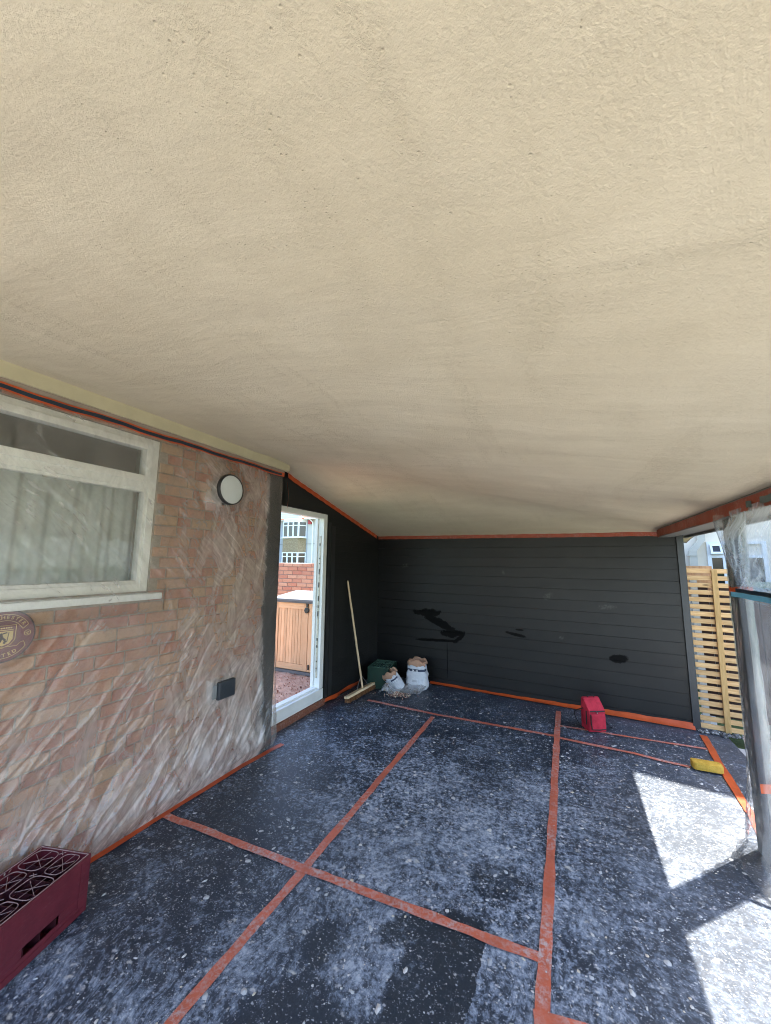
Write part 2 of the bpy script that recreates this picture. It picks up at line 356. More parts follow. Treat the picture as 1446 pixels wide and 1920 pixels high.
def m_film(name, haze=.22, tint=(.97, .98, 1), gloss=.16, milk=(.80, .82, .84), slack=False):
    """Thin builders' polythene: mostly clear, part milky, with a soft sheen."""
    t = NT(name); v = t.coord()
    tr = t.n('BsdfTransparent'); tr.inputs[0].default_value = (*tint, 1)
    df = t.n('BsdfDiffuse'); df.inputs[0].default_value = (*milk, 1)
    tl = t.n('BsdfTranslucent'); tl.inputs[0].default_value = (*milk, 1)
    gl = t.n('BsdfGlossy'); gl.inputs['Roughness'].default_value = .24
    b = t.bump(t.noise(t.map(v, (1, 1, .35), (.5, .2, 0)), 26, 5, .65, .8), .18, .005)
    for x in (df, gl): t.l(b, x.inputs['Normal'])
    m1 = t.n('MixShader'); m1.inputs[0].default_value = .45; t.l(df.outputs[0], m1.inputs[1]); t.l(tl.outputs[0], m1.inputs[2])
    nz = t.noise(t.map(v, (1, 1, .5), (.6, 0, 0)), 7, 5, .65, .9)
    hz = t.math('MULTIPLY', t.ramp(nz, [(.34, .35), (.70, 1.75)]), haze)
    zz_ = t.sep(v)[2]; up_ = t.n('MapRange'); t.l(zz_, up_.inputs[0]); up_.inputs[1].default_value = 1.15; up_.inputs[2].default_value = 1.55
    wv = t.n('VectorMath', operation='MULTIPLY_ADD'); t.l(t.noise(v, 2.2, 3, .5, 0, True), wv.inputs[0]); wv.inputs[1].default_value = (.0, .22, .22); t.l(v, wv.inputs[2])
    k1 = t.noise(t.rmap(wv.outputs[0], (R(-50), 0, 0), (1, .35, 6)), 5.5, 6, .6)
    k2 = t.noise(t.rmap(wv.outputs[0], (R(46), 0, 0), (1, .35, 7)), 6, 6, .6)
    st_ = t.mix(up_.outputs[0], k1, k2)
    gate = t.ramp(t.noise(v, 1.9, 4, .6), [(.40, .15), (.62, 1)])
    hz = t.math('MULTIPLY', hz, t.math('ADD', .62, t.math('MULTIPLY', t.ramp(st_, [(.48, 0), (.60, .35), (.72, .9)]), gate)))  # creases whitened, and soft sheen patches put into the milkiness
    b = t.bump(t.math('MULTIPLY', st_, gate), .16, .006, b)
    for x in (df, gl): t.l(b, x.inputs['Normal'])
    if slack:                                # slack film: milk added on the right for blur, low down for white sheen
        P_ = t.sep(v); a1 = t.n('MapRange'); t.l(P_[1], a1.inputs[0]); a1.inputs[1].default_value = 1.55; a1.inputs[2].default_value = 2.35; a1.inputs[3].default_value = 1; a1.inputs[4].default_value = 2.3
        a2 = t.n('MapRange'); t.l(P_[2], a2.inputs[0]); a2.inputs[1].default_value = .1; a2.inputs[2].default_value = 1.0; a2.inputs[3].default_value = 2.1; a2.inputs[4].default_value = 1
        a3 = t.n('MapRange'); t.l(P_[1], a3.inputs[0]); a3.inputs[1].default_value = 2.69; a3.inputs[2].default_value = 2.735; a3.inputs[3].default_value = 1; a3.inputs[4].default_value = .22
        hz = t.math('MULTIPLY', t.math('MULTIPLY', hz, a3.outputs[0]), t.math('MULTIPLY', a1.outputs[0], a2.outputs[0]))
    lw = t.n('LayerWeight'); lw.inputs[0].default_value = .35
    hz = t.math('ADD', hz, t.math('MULTIPLY', lw.outputs['Facing'], haze * .8), clamp=True)
    m2 = t.n('MixShader'); t.l(hz, m2.inputs[0]); t.l(tr.outputs[0], m2.inputs[1]); t.l(m1.outputs[0], m2.inputs[2])
    fr = t.math('ADD', t.math('MULTIPLY', lw.outputs['Fresnel'], .35), gloss * .4)
    m3 = t.n('MixShader'); t.l(fr, m3.inputs[0]); t.l(m2.outputs[0], m3.inputs[1]); t.l(gl.outputs[0], m3.inputs[2])
    t.l(m3.outputs[0], t.out.inputs[0]); return t.m
def m_tape(name, col, dust=.0, rough=.42):
    t = NT(name); v = t.coord()
    n = t.noise(v, 9, 5, .65); c = t.mix(t.ramp(n, [(.3, 0), (.7, 1)]), tuple(x * .72 for x in col), col)
    if dust:
        d = t.ramp(t.noise(v, 48, 9, .78), [(.52 - dust * .08, 0), (.60, 1)])
        big = t.ramp(t.noise(v, 3.4, 5, .65), [(.40, .10), (.62, 1)])
        c = t.mix(t.math('MULTIPLY', t.math('MULTIPLY', d, big), min(1, dust * 1.1)), c, (.54, .52, .52))
        c = t.mix(.16 * dust, c, (.25, .22, .22))
    return t.bsdf(c, rough, t.bump(t.noise(t.map(v, (1, 1, 1)), 40, 4), .3, .004), .45)
def m_glass(name, tint=(.012, .014, .016), rough=.04):
    t = NT(name); return t.bsdf(tint, rough, None, .6)
MAT = {}
MAT['ceil'] = m_ceiling(); MAT['floor'] = m_floor()
MAT['mortar'] = plain('old_mortar', (.32, .275, .215), .9, .2, 40, .5)
BR = [(0.449, 0.193, 0.122), (0.478, 0.255, 0.155), (0.420, 0.168, 0.107), (0.508, 0.320, 0.196), (0.459, 0.226, 0.148), (0.488, 0.287, 0.185), (0.429, 0.185, 0.122), (0.468, 0.238, 0.155), (0.498, 0.296, 0.189), (0.381, 0.152, 0.104), (0.449, 0.205, 0.133), (0.439, 0.197, 0.130)]
MAT['brick'] = m_brick('mixed_stock_brick', BR)
MAT['brick_far'] = m_brick('mixed_stock_brick_joined', BR, True)
RB = [(.46, .195, .130), (.50, .24, .16), (.42, .175, .12), (.52, .29, .20), (.45, .21, .145)]
MAT['redbrick'] = m_brick('red_brick', RB); MAT['redbrick_far'] = m_brick('red_brick_joined', RB, True)
MAT['redmortar'] = plain('grey_mortar', (.24, .17, .14), .9, .15, 40, .4)
MAT['upvc'] = plain('white_upvc', (.78, .80, .78), .35, .03, 8, .03)
MAT['upvc_grey'] = plain('aged_white_upvc', (.87, .89, .86), .4, .05, 8, .05)
MAT['glass'] = m_glass('window_glass')
MAT['bwall'] = m_black_wall()
MAT['black'] = plain('black_trim_paint', (.020, .021, .022), .45, .2, 10, .2)
MAT['greytrim'] = plain('dark_grey_paint', (.040, .043, .046), .42, .15, 10, .12)
MAT['film'] = m_film('clear_polythene', .245, gloss=.10, tint=(1, .975, .95), milk=(.86, .80, .76), slack=True)
MAT['film2'] = m_film('outer_polythene', .15, gloss=.20, milk=(.72, .78, .86))
MAT['film4'] = m_film('milky_polythene', .36, gloss=.24, milk=(.70, .77, .86))
MAT['film3'] = m_film('post_polythene', .15, gloss=.26, milk=(.84, .86, .9))
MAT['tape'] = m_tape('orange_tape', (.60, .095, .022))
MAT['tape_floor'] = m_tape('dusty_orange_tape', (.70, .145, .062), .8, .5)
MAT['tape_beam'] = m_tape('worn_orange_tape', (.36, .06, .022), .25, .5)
MAT['tape_navy'] = m_tape('navy_tape', (.018, .035, .055))
MAT['tape_teal'] = m_tape('teal_tape', (.08, .13, .13))
MAT['tape_blue'] = m_tape('blue_tape', (.20, .58, .85))  # lightened beyond its own blue: sun from behind put into the colour
MAT['cream'] = plain('cream_fascia', (.52, .455, .30), .7, .08, 6, .2)
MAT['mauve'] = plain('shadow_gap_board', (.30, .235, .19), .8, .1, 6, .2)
MAT['pine'] = wood('pine_slat', (.54, .31, .13), (.72, .475, .235), 'x')
MAT['pinez'] = wood('pine_batten', (.46, .275, .10), (.60, .385, .165), 'z')
MAT['ash'] = wood('broom_wood', (.60, .45, .27), (.72, .57, .37), 'z', 6, .5, False)
MAT['cedar'] = wood('orange_store_boards', (.66, .36, .19), (.75, .45, .26), 'z', 6, .6, False)
MAT['cedarx'] = wood('orange_store_rails', (.66, .36, .19), (.75, .45, .26), 'x', 6, .6, False)

# =================================================================== GROUND AND STRUCTURE
def yb(x): return 5.36 - .0700 * (x + 2.706)            # line of the clad back wall
BWROT = -0.0698651
P0 = Vector((-0.434, 5.199, 0))
def ceil_z(x, y):
    a = 2.66 - .1734 * (x + 2.53)
    b = 2.072 - .011 * (x + 2.66) + .243 * (yb(x) - y)
    k = .10; h = np.clip(.5 + .5 * (b - a) / k, 0, 1)
    return b * (1 - h) + a * h - k * h * (1 - h) * .5
# outdoors ground
t = NT('garden_ground'); v = t.coord()
g1 = t.noise(v, 1.1, 6, .65); X, Y, Z = t.sep(v)[:3]
lawn = t.mix(t.ramp(t.noise(v, 24, 6, .7), [(.3, 0), (.7, 1)]), (.035, .060, .018), (.085, .125, .045))
c = t.mix(t.ramp(g1, [(.35, 0), (.65, .5)]), lawn, (.11, .12, .05))
t.bsdf(c, .9, t.bump(t.noise(v, 60, 5, .7), .6, .03), .2)
gr = MB(); n_ = 40
gr.add([(-300, -300, -.06), (300, -300, -.06), (300, 300, -.06), (-300, 300, -.06)], [(0, 1, 2, 3)])
gr.build('ground', t.m, kind='structure')
t = NT('pale_paving'); v = t.coord()
c = t.mix(t.ramp(t.noise(v, 3, 6, .65), [(.3, 0), (.7, 1)]), (.44, .43, .40), (.58, .56, .52))
t.bsdf(c, .85, t.bump(t.noise(v, 90, 5, .7), .4, .006), .25)
pv = MB(); pv.box((1.36, -9, -.12), (3.0, 4.80, -.012)); pv.build('paving', t.m, kind='structure')
pv2 = MB(); pv2.box((-2.5, -9, -.12), (1.355, -.62, -.012)); pv2.build('bounce_paving', t.m, kind='structure')  # unseen, added behind the camera as pale paving to bounce sun onto the ceiling
t = NT('red_rubble_soil'); v = t.coord()
c = t.mix(t.ramp(t.noise(v, 9, 8, .75), [(.35, 0), (.65, 1)]), (.50, .27, .19), (.74, .48, .36))
c = t.mix(t.ramp(t.voro(v, 55), [(.1, .5), (.3, 0)]), c, (.66, .48, .38))
t.bsdf(c, .95, t.bump(t.noise(v, 38, 8, .75), .9, .03), .15)
yy, xx = np.meshgrid(np.linspace(3.0, 5.9, 100), np.linspace(-8.0, -2.74, 150), indexing='ij')
zz = -.005 + .05 * fnoise(xx * 5, yy * 5, 3) + .03 * fnoise(xx * 22, yy * 22, 9)
grid('path', np.stack([xx, yy, zz], -1)[::-1], t.m, kind='structure')

# floor sheet
yy, xx = np.meshgrid(np.linspace(-.6, 5.4, 220), np.linspace(-2.66, 1.36, 130), indexing='ij')
def floor_z(x, y): return .006 * fnoise(x * 3 + 7, y * 2.2, 21) + .004 * fnoise(x * 9, y * 7, 25)
zz = floor_z(xx, yy)
grid('floor', np.stack([xx, yy, zz], -1)[::-1], MAT['floor'], kind='structure')
b = MB(); b.box((-2.66, -.6, -.12), (1.355, 5.4, -.022)); b.build('floor_slab', MAT['mortar'], kind='structure')

# ceiling and the roof on it
ys = np.linspace(-.45, 5.50, 121); xs = np.linspace(-2.78, 1.30, 83)
yy, xx = np.meshgrid(ys, xs, indexing='ij')
zz = ceil_z(xx, yy) + .010 * fnoise(xx * 1.7, yy * 1.7, 31, 3) + .0025 * fnoise(xx * 9, yy * 9, 35, 3)
grid('ceiling', np.stack([xx, yy, zz], -1), MAT['ceil'], kind='structure')
zr = ceil_z(xx, yy) + .16
rt = plain('roof_felt', (.09, .09, .095), .85, .2, 6, .4)
grid('roof', np.stack([xx, yy, zr], -1)[::-1], rt, kind='structure')
b = MB(); pf = []
for i in range(len(ys) - 1):
    for x0 in (-2.78, 1.30):
        ya, yc = ys[i], ys[i + 1]; za, zc = float(ceil_z(x0, ya)), float(ceil_z(x0, yc))
        b.add([(x0, ya, za - .004), (x0, yc, zc - .004), (x0, yc, zc + .163), (x0, ya, za + .163)], [(0, 1, 2, 3)])
for i in range(len(xs) - 1):
    for y0 in (-.45, 5.5):
        xa, xc = xs[i], xs[i + 1]; za, zc = float(ceil_z(xa, y0)), float(ceil_z(xc, y0))
        b.add([(xa, y0, za - .004), (xc, y0, zc - .004), (xc, y0, zc + .163), (xa, y0, za + .163)], [(0, 1, 2, 3)])
b.build('roof_edge', MAT['greytrim'], kind='structure')

# =================================================================== BRICK HOUSE WALL WITH WINDOW
XW = -2.53
wall = empty('brick_wall', (XW, 1.3, 0), label='brown and buff brick house wall behind clear plastic film, left of the doorway', cat='wall')
WY0, WY1, WZ0, WZ1 = -.35, 1.645, 1.462, 2.50            # window opening
off = Vector((XW, 1.3, 0))
def rel(p): return tuple(Vector(p) - off)
b = MB()
xa, xb = -.27, -.010
for (y0, y1, z0, z1) in ((-1.8, WY0, 0, 2.70), (WY1, 2.713, 0, 2.70), (WY0, WY1, 0, WZ0), (WY0, WY1, WZ1, 2.70)):
    b.box((xa, y0 - 1.3, z0), (xb, y1 - 1.3, z1))
b.build('mortar_core', MAT['mortar'], wall)
def brick_mesh(name, L, mat, H=.064, D=.045, c=.004):
    vs = []; fs = []
    l, h = L / 2, H / 2
    for (x, k) in ((-D, 0), (-c, 0), (0, c)):
        vs += [(x, -l + k, -h + k), (x, l - k, -h + k), (x, l - k, h - k), (x, -l + k, h - k)]
    for r in range(2):
        for i in range(4):
            fs.append((r * 4 + i, r * 4 + (i + 1) % 4, r * 4 + 4 + (i + 1) % 4, r * 4 + 4 + i))
    fs.append((8, 9, 10, 11))
    me = bpy.data.meshes.new(name); me.from_pydata(vs, [], fs); me.materials.append(mat); return me
course = .0735
LEN = {'s': .215, 't': .160, 'h': .1025}
BM = {k: brick_mesh('brick', L, MAT['brick']) for k, L in LEN.items()}
spots = []
def fill_row(y0, y1, zc):
    """Bricks of mixed length from y1 back to y0; the last one is cut to fit."""
    y = y1 - random.choice((0, .055, .11)) if y1 - y0 > 2 else y1
    if y < y1 - .03: spots.append(('h', (y + .0105 + y1) / 2, zc, (y1 - y - .0105) / LEN['h']))
    while y - y0 > .06:
        kd = random.choices('sth', (5, 2.6, 2.4))[0]; L = LEN[kd]
        if y - L < y0 + .05: L = y - y0
        spots.append((kd, y - L / 2, zc, L / LEN[kd])); y -= L + .0105
for ci in range(36):
    zc = .035 + ci * course
    if zc > 2.62: break
    if WZ0 - .075 < zc < WZ1 + .02: fill_row(WY1 + .004, 2.711, zc); fill_row(-1.75, WY0 - .004, zc)
    else: fill_row(-1.75, 2.711, zc)
keep = spots
# patch gaps left by the closers
def vis(y, z):
    d = Vector((XW, y, z - 1.67)); w = d.dot(fwd)
    if w < .1: return 0
    px = 723 + 705.75 * d.dot(right) / w; py = 960 - 705.75 * d.dot(up) / w
    return 1 / (d.length) if -40 < px < 560 and 600 < py < 1750 else 0
keep.sort(key=lambda q: -vis(q[1], q[2]))
far = MB()
for i, (kd, yc, zc, ks) in enumerate(keep):
    jx, ja = random.uniform(-.003, .003), random.uniform(-.012, .012)
    if i < 298 and vis(yc, zc) > 0:
        o = bpy.data.objects.new('brick', BM[kd]); COL.objects.link(o); o.parent = wall
        o.location = (jx, yc - 1.3, zc); o.rotation_euler = (ja * .6, 0, ja); o.scale = (1, ks, 1)
    else:
        L, h = LEN[kd] * ks / 2, .032
        far.add([(-.04, yc - 1.3 - L, zc - h), (-.04, yc - 1.3 + L, zc - h), (-.04, yc - 1.3 + L, zc + h), (-.04, yc - 1.3 - L, zc + h),
                 (jx, yc - 1.3 - L, zc - h), (jx, yc - 1.3 + L, zc - h), (jx, yc - 1.3 + L, zc + h), (jx, yc - 1.3 - L, zc + h)],
                [(4, 5, 6, 7), (0, 1, 5, 4), (1, 2, 6, 5), (2, 3, 7, 6), (3, 0, 4, 7)])
far.build('brickwork', MAT['brick_far'], wall, kind='stuff')
# window: frame, sash, panes, sill
b = MB()
fy0, fy1 = WY0 - 1.3, WY1 - 1.3
def fr(b, y0, y1, z0, z1, w, x0, x1):
    b.box((x0, y0, z0), (x1, y0 + w, z1)); b.box((x0, y1 - w, z0), (x1, y1, z1))
    b.box((x0, y0 + w, z0), (x1, y1 - w, z0 + w)); b.box((x0, y0 + w, z1 - w), (x1, y1 - w, z1))
fr(b, fy0, fy1, WZ0, WZ1 - .002, .052, -.10, -.022)
b.box((-.10, fy0 + .052, 2.145), (-.022, fy1 - .052, 2.205))
win = b.build('window', MAT['upvc_grey'], wall, bevel=.005)
b = MB(); fr(b, fy0 + .045, fy1 - .045, 2.193, 2.462, .044, -.085, -.010); b.build('sash', MAT['upvc_grey'], win, bevel=.005)
b = MB(); b.box((-.07, fy0 + .085, 2.232), (-.06, fy1 - .085, 2.422)); b.build('pane', MAT['glass'], win)
b = MB(); fr(b, fy0 + .05, fy1 - .05, 1.512, 2.147, .022, -.09, -.030); b.build('glazing_bead', MAT['upvc_grey'], win, bevel=.004)
b = MB(); b.box((-.07, fy0 + .068, 1.53), (-.06, fy1 - .068, 2.13)); b.build('pane', MAT['glass'], win)
b = MB(); b.box((-.10, fy0 - .05, 1.412), (.062, fy1 + .055, 1.452)); b.build('window_sill', MAT['upvc'], win, bevel=.005)
# clear panes let the curtain show: make the glass thin and see-through
t = NT('thin_window_glass'); tr = t.n('BsdfTransparent'); tr.inputs[0].default_value = (.93, .95, .94, 1); gl = t.n('BsdfGlossy'); gl.inputs['Roughness'].default_value = .03
lw = t.n('LayerWeight'); lw.inputs[0].default_value = .45; ms = t.n('MixShader'); t.l(t.math('MULTIPLY_ADD', lw.outputs['Fresnel'], .30, .03), ms.inputs[0]); t.l(tr.outputs[0], ms.inputs[1]); t.l(gl.outputs[0], ms.inputs[2]); t.l(ms.outputs[0], t.out.inputs[0])
for o in bpy.data.objects:
    if o.name.startswith('pane'): o.data.materials[0] = t.m
ys_ = np.linspace(-.45, 1.72, 260); zs_ = np.linspace(1.40, 2.19, 12)
yy, zz = np.meshgrid(ys_, zs_, indexing='ij')
xx = -2.74 + .016 * np.sin(yy * 46 + 2 * np.sin(yy * 7)) + .007 * np.sin(yy * 91) + .01 * fnoise(yy * 6, zz * 2, 5)
curt = grid('curtain', np.stack([xx, yy, zz], -1), plain('pale_net_curtain', (.78, .80, .80), .9, .1, 12, .1), label='pale grey pleated curtain hanging inside the window', cat='curtain')
b = MB(); b.box((-3.1, -.6, 1.2), (-2.83, 1.9, 2.69)); b.build('room_backing', plain('dark_room', (.06, .065, .05), .9), kind='structure')  # block coloured dark to stand in for the unlit room
# black corner post that ends the brick wall
b = MB(); b.box((-2.80, 2.715, 0), (-2.522, 2.905, 2.72))
b.build('corner_post', MAT['black'], None, bevel=.004, label='black painted corner post under film, at the right end of the brick wall', cat='post')
# fascia at the head of the wall
b = MB()
ysf = list(np.linspace(-.43, 2.97, 60))
for i in range(len(ysf) - 1):
    y0, y1 = ysf[i], ysf[i + 1]
    za, zc = float(ceil_z(-2.495, y0)) + .03, float(ceil_z(-2.495, y1)) + .03
    zl = 2.572
    vs = [(-2.529, y0, zl), (-2.494, y0, zl), (-2.494, y0, max(za, zl + .001)), (-2.529, y0, max(za, zl + .001)), (-2.529, y1, zl), (-2.494, y1, zl), (-2.494, y1, max(zc, zl + .001)), (-2.529, y1, max(zc, zl + .001))]
    b.add(vs, [(0, 1, 5, 4), (1, 2, 6, 5), (2, 3, 7, 6), (3, 0, 4, 7)])
f_ = b.build('fascia_board', MAT['cream'], None, label='narrow cream rendered fascia under the ceiling, above the house window', cat='fascia')
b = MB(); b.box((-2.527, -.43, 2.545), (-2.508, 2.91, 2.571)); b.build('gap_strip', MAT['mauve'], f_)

# =================================================================== BLACK DOOR WALL AND DOOR FRAME
dw = empty('door_wall', (-2.66, 4.4, 0), label='black painted masonry side wall around the white doorway', cat='wall')
b = MB()
def DW(y0, y1, z0, z1): b.box((-.12, y0 - 4.4, z0), (0, y1 - 4.4, z1))
DW(3.925, 5.48, 0, 2.06)
# the part over the door follows the slope of the ceiling
ysw = list(np.linspace(2.90, 5.44, 40))
for i in range(len(ysw) - 1):
    y0, y1 = ysw[i], ysw[i + 1]
    za, zc = float(ceil_z(-2.66, y0)) + .05, float(ceil_z(-2.66, y1)) + .05
    for lo in ([2.258] if y1 < 3.96 else [2.06]):
        b.add([(-.12, y0 - 4.4, lo), (0, y0 - 4.4, lo), (0, y1 - 4.4, lo), (-.12, y1 - 4.4, lo), (-.12, y0 - 4.4, za), (0, y0 - 4.4, za), (0, y1 - 4.4, zc), (-.12, y1 - 4.4, zc)],
              [(0, 3, 2, 1), (4, 5, 6, 7), (0, 1, 5, 4), (1, 2, 6, 5), (2, 3, 7, 6), (3, 0, 4, 7)])
DW(3.925, 3.94, 2.06, 2.258)
b.build('masonry', MAT['bwall'], dw)
b = MB(); b.box((.001, 3.945 - 4.4, .07), (.012, 4.0 - 4.4, 2.16)); b.box((.001, 4.02 - 4.4, .07), (.008, 4.10 - 4.4, 2.12)); b.build('cover_strip', MAT['black'], dw, bevel=.002)
b = MB()
FY0, FY1 = 2.975, 3.912
b.box((-.075, FY1 - .072 - 4.4, .20), (.006, FY1 - 4.4, 2.25))
b.box((-.075, FY0 - 4.4, .20), (.006, FY0 + .072 - 4.4, 2.25))
b.box((-.075, FY0 + .072 - 4.4, 2.19), (.006, FY1 - .072 - 4.4, 2.25))
b.box((-.115, FY1 - .088 - 4.4, .21), (-.0755, FY1 - .02 - 4.4, 2.22))
dfr = b.build('door_frame', MAT['upvc'], dw, bevel=.004)
b = MB(); b.box((-.10, FY0 - 4.4, .078), (.012, FY1 - 4.4, .196)); b.box((-.10, FY0 + .02 - 4.4, .1965), (-.03, FY1 - .02 - 4.4, .215)); b.build('threshold', MAT['upvc'], dfr, bevel=.004)
b = MB()
yk = FY1 - .0735 - 4.4
b.box((-.050, yk - .006, .32), (-.030, yk, 1.98)); b.build('strike_plate', plain('worn_steel', (.50, .47, .40), .45, .4, 40, .2, metal=.3), dfr)
b = MB()
for zk in (.42, .5, .66, .74, 1.02, 1.12, 1.2, 1.36, 1.52, 1.64, 1.7, 1.86): b.box((-.047, yk - .0095, zk), (-.033, yk - .0062, zk + random.choice((.012, .03, .06))))
b.build('keep', MAT['black'], dfr)
b = MB(); b.box((.001, FY0 + .0 - 4.4, .002), (.024, 3.935 - 4.4, .072)); b.build('step_board', m_tape('taped_brown_board', (.23, .075, .035), .3, .6), dw, bevel=.003)

# =================================================================== BLACK CLAD BACK WALL
bw = empty('cladding_wall', P0, BWROT, label='black horizontal boarded wall at the back of the shelter', cat='wall')
MAT['board'] = m_board(bw)
S0, S1 = -2.265, 1.546
b = MB(); b.box((S0 - .03, .0225, 0), (S1 + .05, .11, 2.2)); b.build('wall_core', MAT['black'], bw)
prof = [(.022, 0), (.0012, 0), (0, .0014), (0, .1263), (.0012, .1276), (.022, .1276)]
me = bpy.data.meshes.new('board')
n = len(prof); vs = [(S0, y, z) for y, z in prof] + [(S1, y, z) for y, z in prof]
me.from_pydata(vs, [], [(i, (i + 1) % n, n + (i + 1) % n, n + i)[::-1] for i in range(n)] + [tuple(range(n)), tuple(range(2 * n - 1, n - 1, -1))])
me.materials.append(MAT['board'])
for k in range(-1, 16):
    o = bpy.data.objects.new('board', me); COL.objects.link(o); o.parent = bw
    z0 = .079 + .1285 * k
    if k == -1: o.location = (0, 0, .004); o.scale = (1, 1, .58)
    else: o.location = (0, random.uniform(-.0015, .0015), z0 + .0015); o.rotation_euler = (random.uniform(-.012, .012), random.uniform(-.0005, .0005), 0)
b = MB(); b.box((1.5475, -.022, .0), (1.604, .0222, 2.06)); b.box((1.604, -.012, 0), (1.612, .06, 2.06)); b.build('corner_trim', MAT['greytrim'], bw, bevel=.003)

# =================================================================== EAVES BEAM, POST, FENCE
b = MB()
b.box((.935, -.44, 1.968), (1.055, 5.03, 2.09)); b.box((1.06, -.44, 1.99), (1.228, 5.2, 2.08)); b.box((1.07, -.44, 1.975), (1.10, 5.2, 1.9895)); b.box((1.202, -.44, 1.965), (1.228, 5.2, 1.989))
beam = b.build('eaves_beam', plain('grey_soffit', (.19, .185, .175), .6, .12, 9, .15), None, bevel=.003, label='grey eaves beam and soffit along the open right side', cat='beam')
b = MB(); b.box((.955, 2.985, 0), (.992, 3.20, 1.967))
post = b.build('roof_post', plain('charcoal_post', (.022, .024, .026), .5, .15, 10, .12), None, bevel=.006, label='dark grey roof post wrapped in clear plastic, at the right', cat='post')
b = MB(); b.box((.958, 2.977, 0), (.989, 2.9845, 1.965)); b.build('lit_face', plain('grey_green_lit_face', (.20, .225, .205), .6, .08, 8, .1), post)  # sky-lit front of the post, painted on as a paler thin slab

fence = empty('slatted_fence', P0, BWROT, label='new pine slatted fence panel between the black wall and the wrapped post', cat='fence')
sm = []
for i in range(4):
    b = MB(); b.box((-.215, -.009, -.0235), (.215, .009, .0235)); bmx = bpy.data.meshes.new('slat'); bmx.from_pydata(b.v, [], b.f)
    bm = bmesh.new(); bm.from_mesh(bmx); bmesh.ops.bevel(bm, geom=list(bm.edges), offset=.003, segments=1, affect='EDGES'); bm.to_mesh(bmx); bm.free()
    bmx.materials.append(MAT['pine']); sm.append(bmx)
for k in range(22):
    o = bpy.data.objects.new('slat', random.choice(sm)); COL.objects.link(o); o.parent = fence
    o.location = (1.618 + .215, .045 + random.uniform(-.002, .002), 1.609 - .0748 * k - (.0 if k else 0)); o.rotation_euler = (random.uniform(-.03, .03), .006 + random.uniform(-.004, .004), random.uniform(-.004, .004))
b = MB(); b.box((-.0235, -.012, -.82), (.0235, .012, .82), Matrix.Translation((1.838, .022, .80)) @ Matrix.Rotation(R(.6), 4, 'Y')); b.build('batten', MAT['pinez'], fence, bevel=.003)
b = MB(); b.box((1.645, .0575, 0.0), (1.705, .10, 1.55)); b.build('rail_post', plain('grey_concrete', (.42, .42, .41), .8, .12, 14, .3), fence, bevel=.004)
# what lies behind the fence: dark boarding and a bright orange panel
yd = empty('timber_screen', P0, BWROT, label='dark stained boards standing close behind the slatted fence', cat='screen')
for k in range(9):
    b = MB(); b.box((1.72 + k * .1, .20, .1), (1.815 + k * .1, .22, 1.42 + random.uniform(-.02, .02))); b.build('board', plain('dark_stain', (.050, .026, .018), .8, .3, 20, .4), yd)
for k in range(3):
    b = MB(); b.box((1.58 + k * .1, .26, 1.30), (1.68 + k * .1, .28, 1.66)); b.build('panel', wood('orange_panel', (.60, .30, .14), (.72, .42, .22), 'z', 6, .7, False) if k == 0 else bpy.data.materials['orange_panel'], yd)
# paper-white block and pebbles at the foot
b = MB(); b.box((-.06, -.04, 0), (.06, .04, .13)); o = b.build('stone_block', plain('white_block', (.60, .62, .66), .8, .1, 20, .3), None, bevel=.008, label='pale grey block on the ground under the slatted fence', cat='block')
o.location = P0 + Matrix.Rotation(BWROT, 3, 'Z') @ Vector((1.70, .10, -.01)); o.rotation_euler = (0, 0, -.2)
b = MB()
for i in range(420):
    s = random.uniform(.006, .018); q = P0 + Matrix.Rotation(BWROT, 3, 'Z') @ Vector((random.uniform(1.58, 2.4), random.gauss(-.035, .03), 0))
    Mx = Matrix.Translation((q.x, q.y, .008 + s * .3)) @ Matrix.Rotation(random.uniform(0, 6), 4, (random.random(), random.random(), 1)) @ Matrix.Diagonal((s, s * .8, s * .6, 1))
    b.add([(1, 0, 0), (-1, 0, 0), (0, 1, 0), (0, -1, 0), (0, 0, 1), (0, 0, -1)], [(0, 2, 4), (2, 1, 4), (1, 3, 4), (3, 0, 4), (2, 0, 5), (1, 2, 5), (3, 1, 5), (0, 3, 5)], Mx)
t = NT('pebble'); g = t.n('NewGeometry'); t.bsdf(t.ramp(g.outputs['Random Per Island'], [(0, (.05, .05, .055)), (.35, (.2, .2, .2)), (.7, (.45, .45, .44)), (.9, (.7, .7, .68))], 'CONSTANT'), .7)
b.build('gravel', t.m, kind='stuff')

# =================================================================== FILM
def creases(yy, zz, lines):
    d = np.zeros_like(yy)
    for (cy, cz, a, L, w, amp) in lines:
        ca, sa = math.cos(a), math.sin(a)
        u_ = (yy - cy) * ca + (zz - cz) * sa; p = -(yy - cy) * sa + (zz - cz) * ca
        p = p + .015 * np.sin(u_ * 9 + cy * 20)
        win_ = np.clip(1 - (u_ / L) ** 2, 0, 1) ** 1.5
        d += amp * win_ * np.exp(-np.abs(p / w) ** 1.3)
    return d
ny, nz_ = 520, 380
ysn = np.linspace(-.4, 2.935, ny); zsn = np.linspace(0.0, 2.545, nz_)
yy, zz = np.meshgrid(ysn, zsn, indexing='ij')
L = []
for i in range(120):                       # fans rising from the floor
    cy, cz = random.uniform(.3, 2.8), abs(random.gauss(.0, .50))
    L.append((cy, cz, R(random.gauss(50, 8)), random.uniform(.15, .65), random.uniform(.005, .018), random.choice((1, 1, -1)) * random.uniform(.003, .012)))
for i in range(120):                       # slack hanging from the head of the wall
    cy, cz = random.uniform(.2, 2.2), random.uniform(1.35, 2.5)
    L.append((cy, cz, R(random.gauss(-48, 9)), random.uniform(.08, .40), random.uniform(.004, .012), random.choice((1, 1, -1)) * random.uniform(.002, .008)))
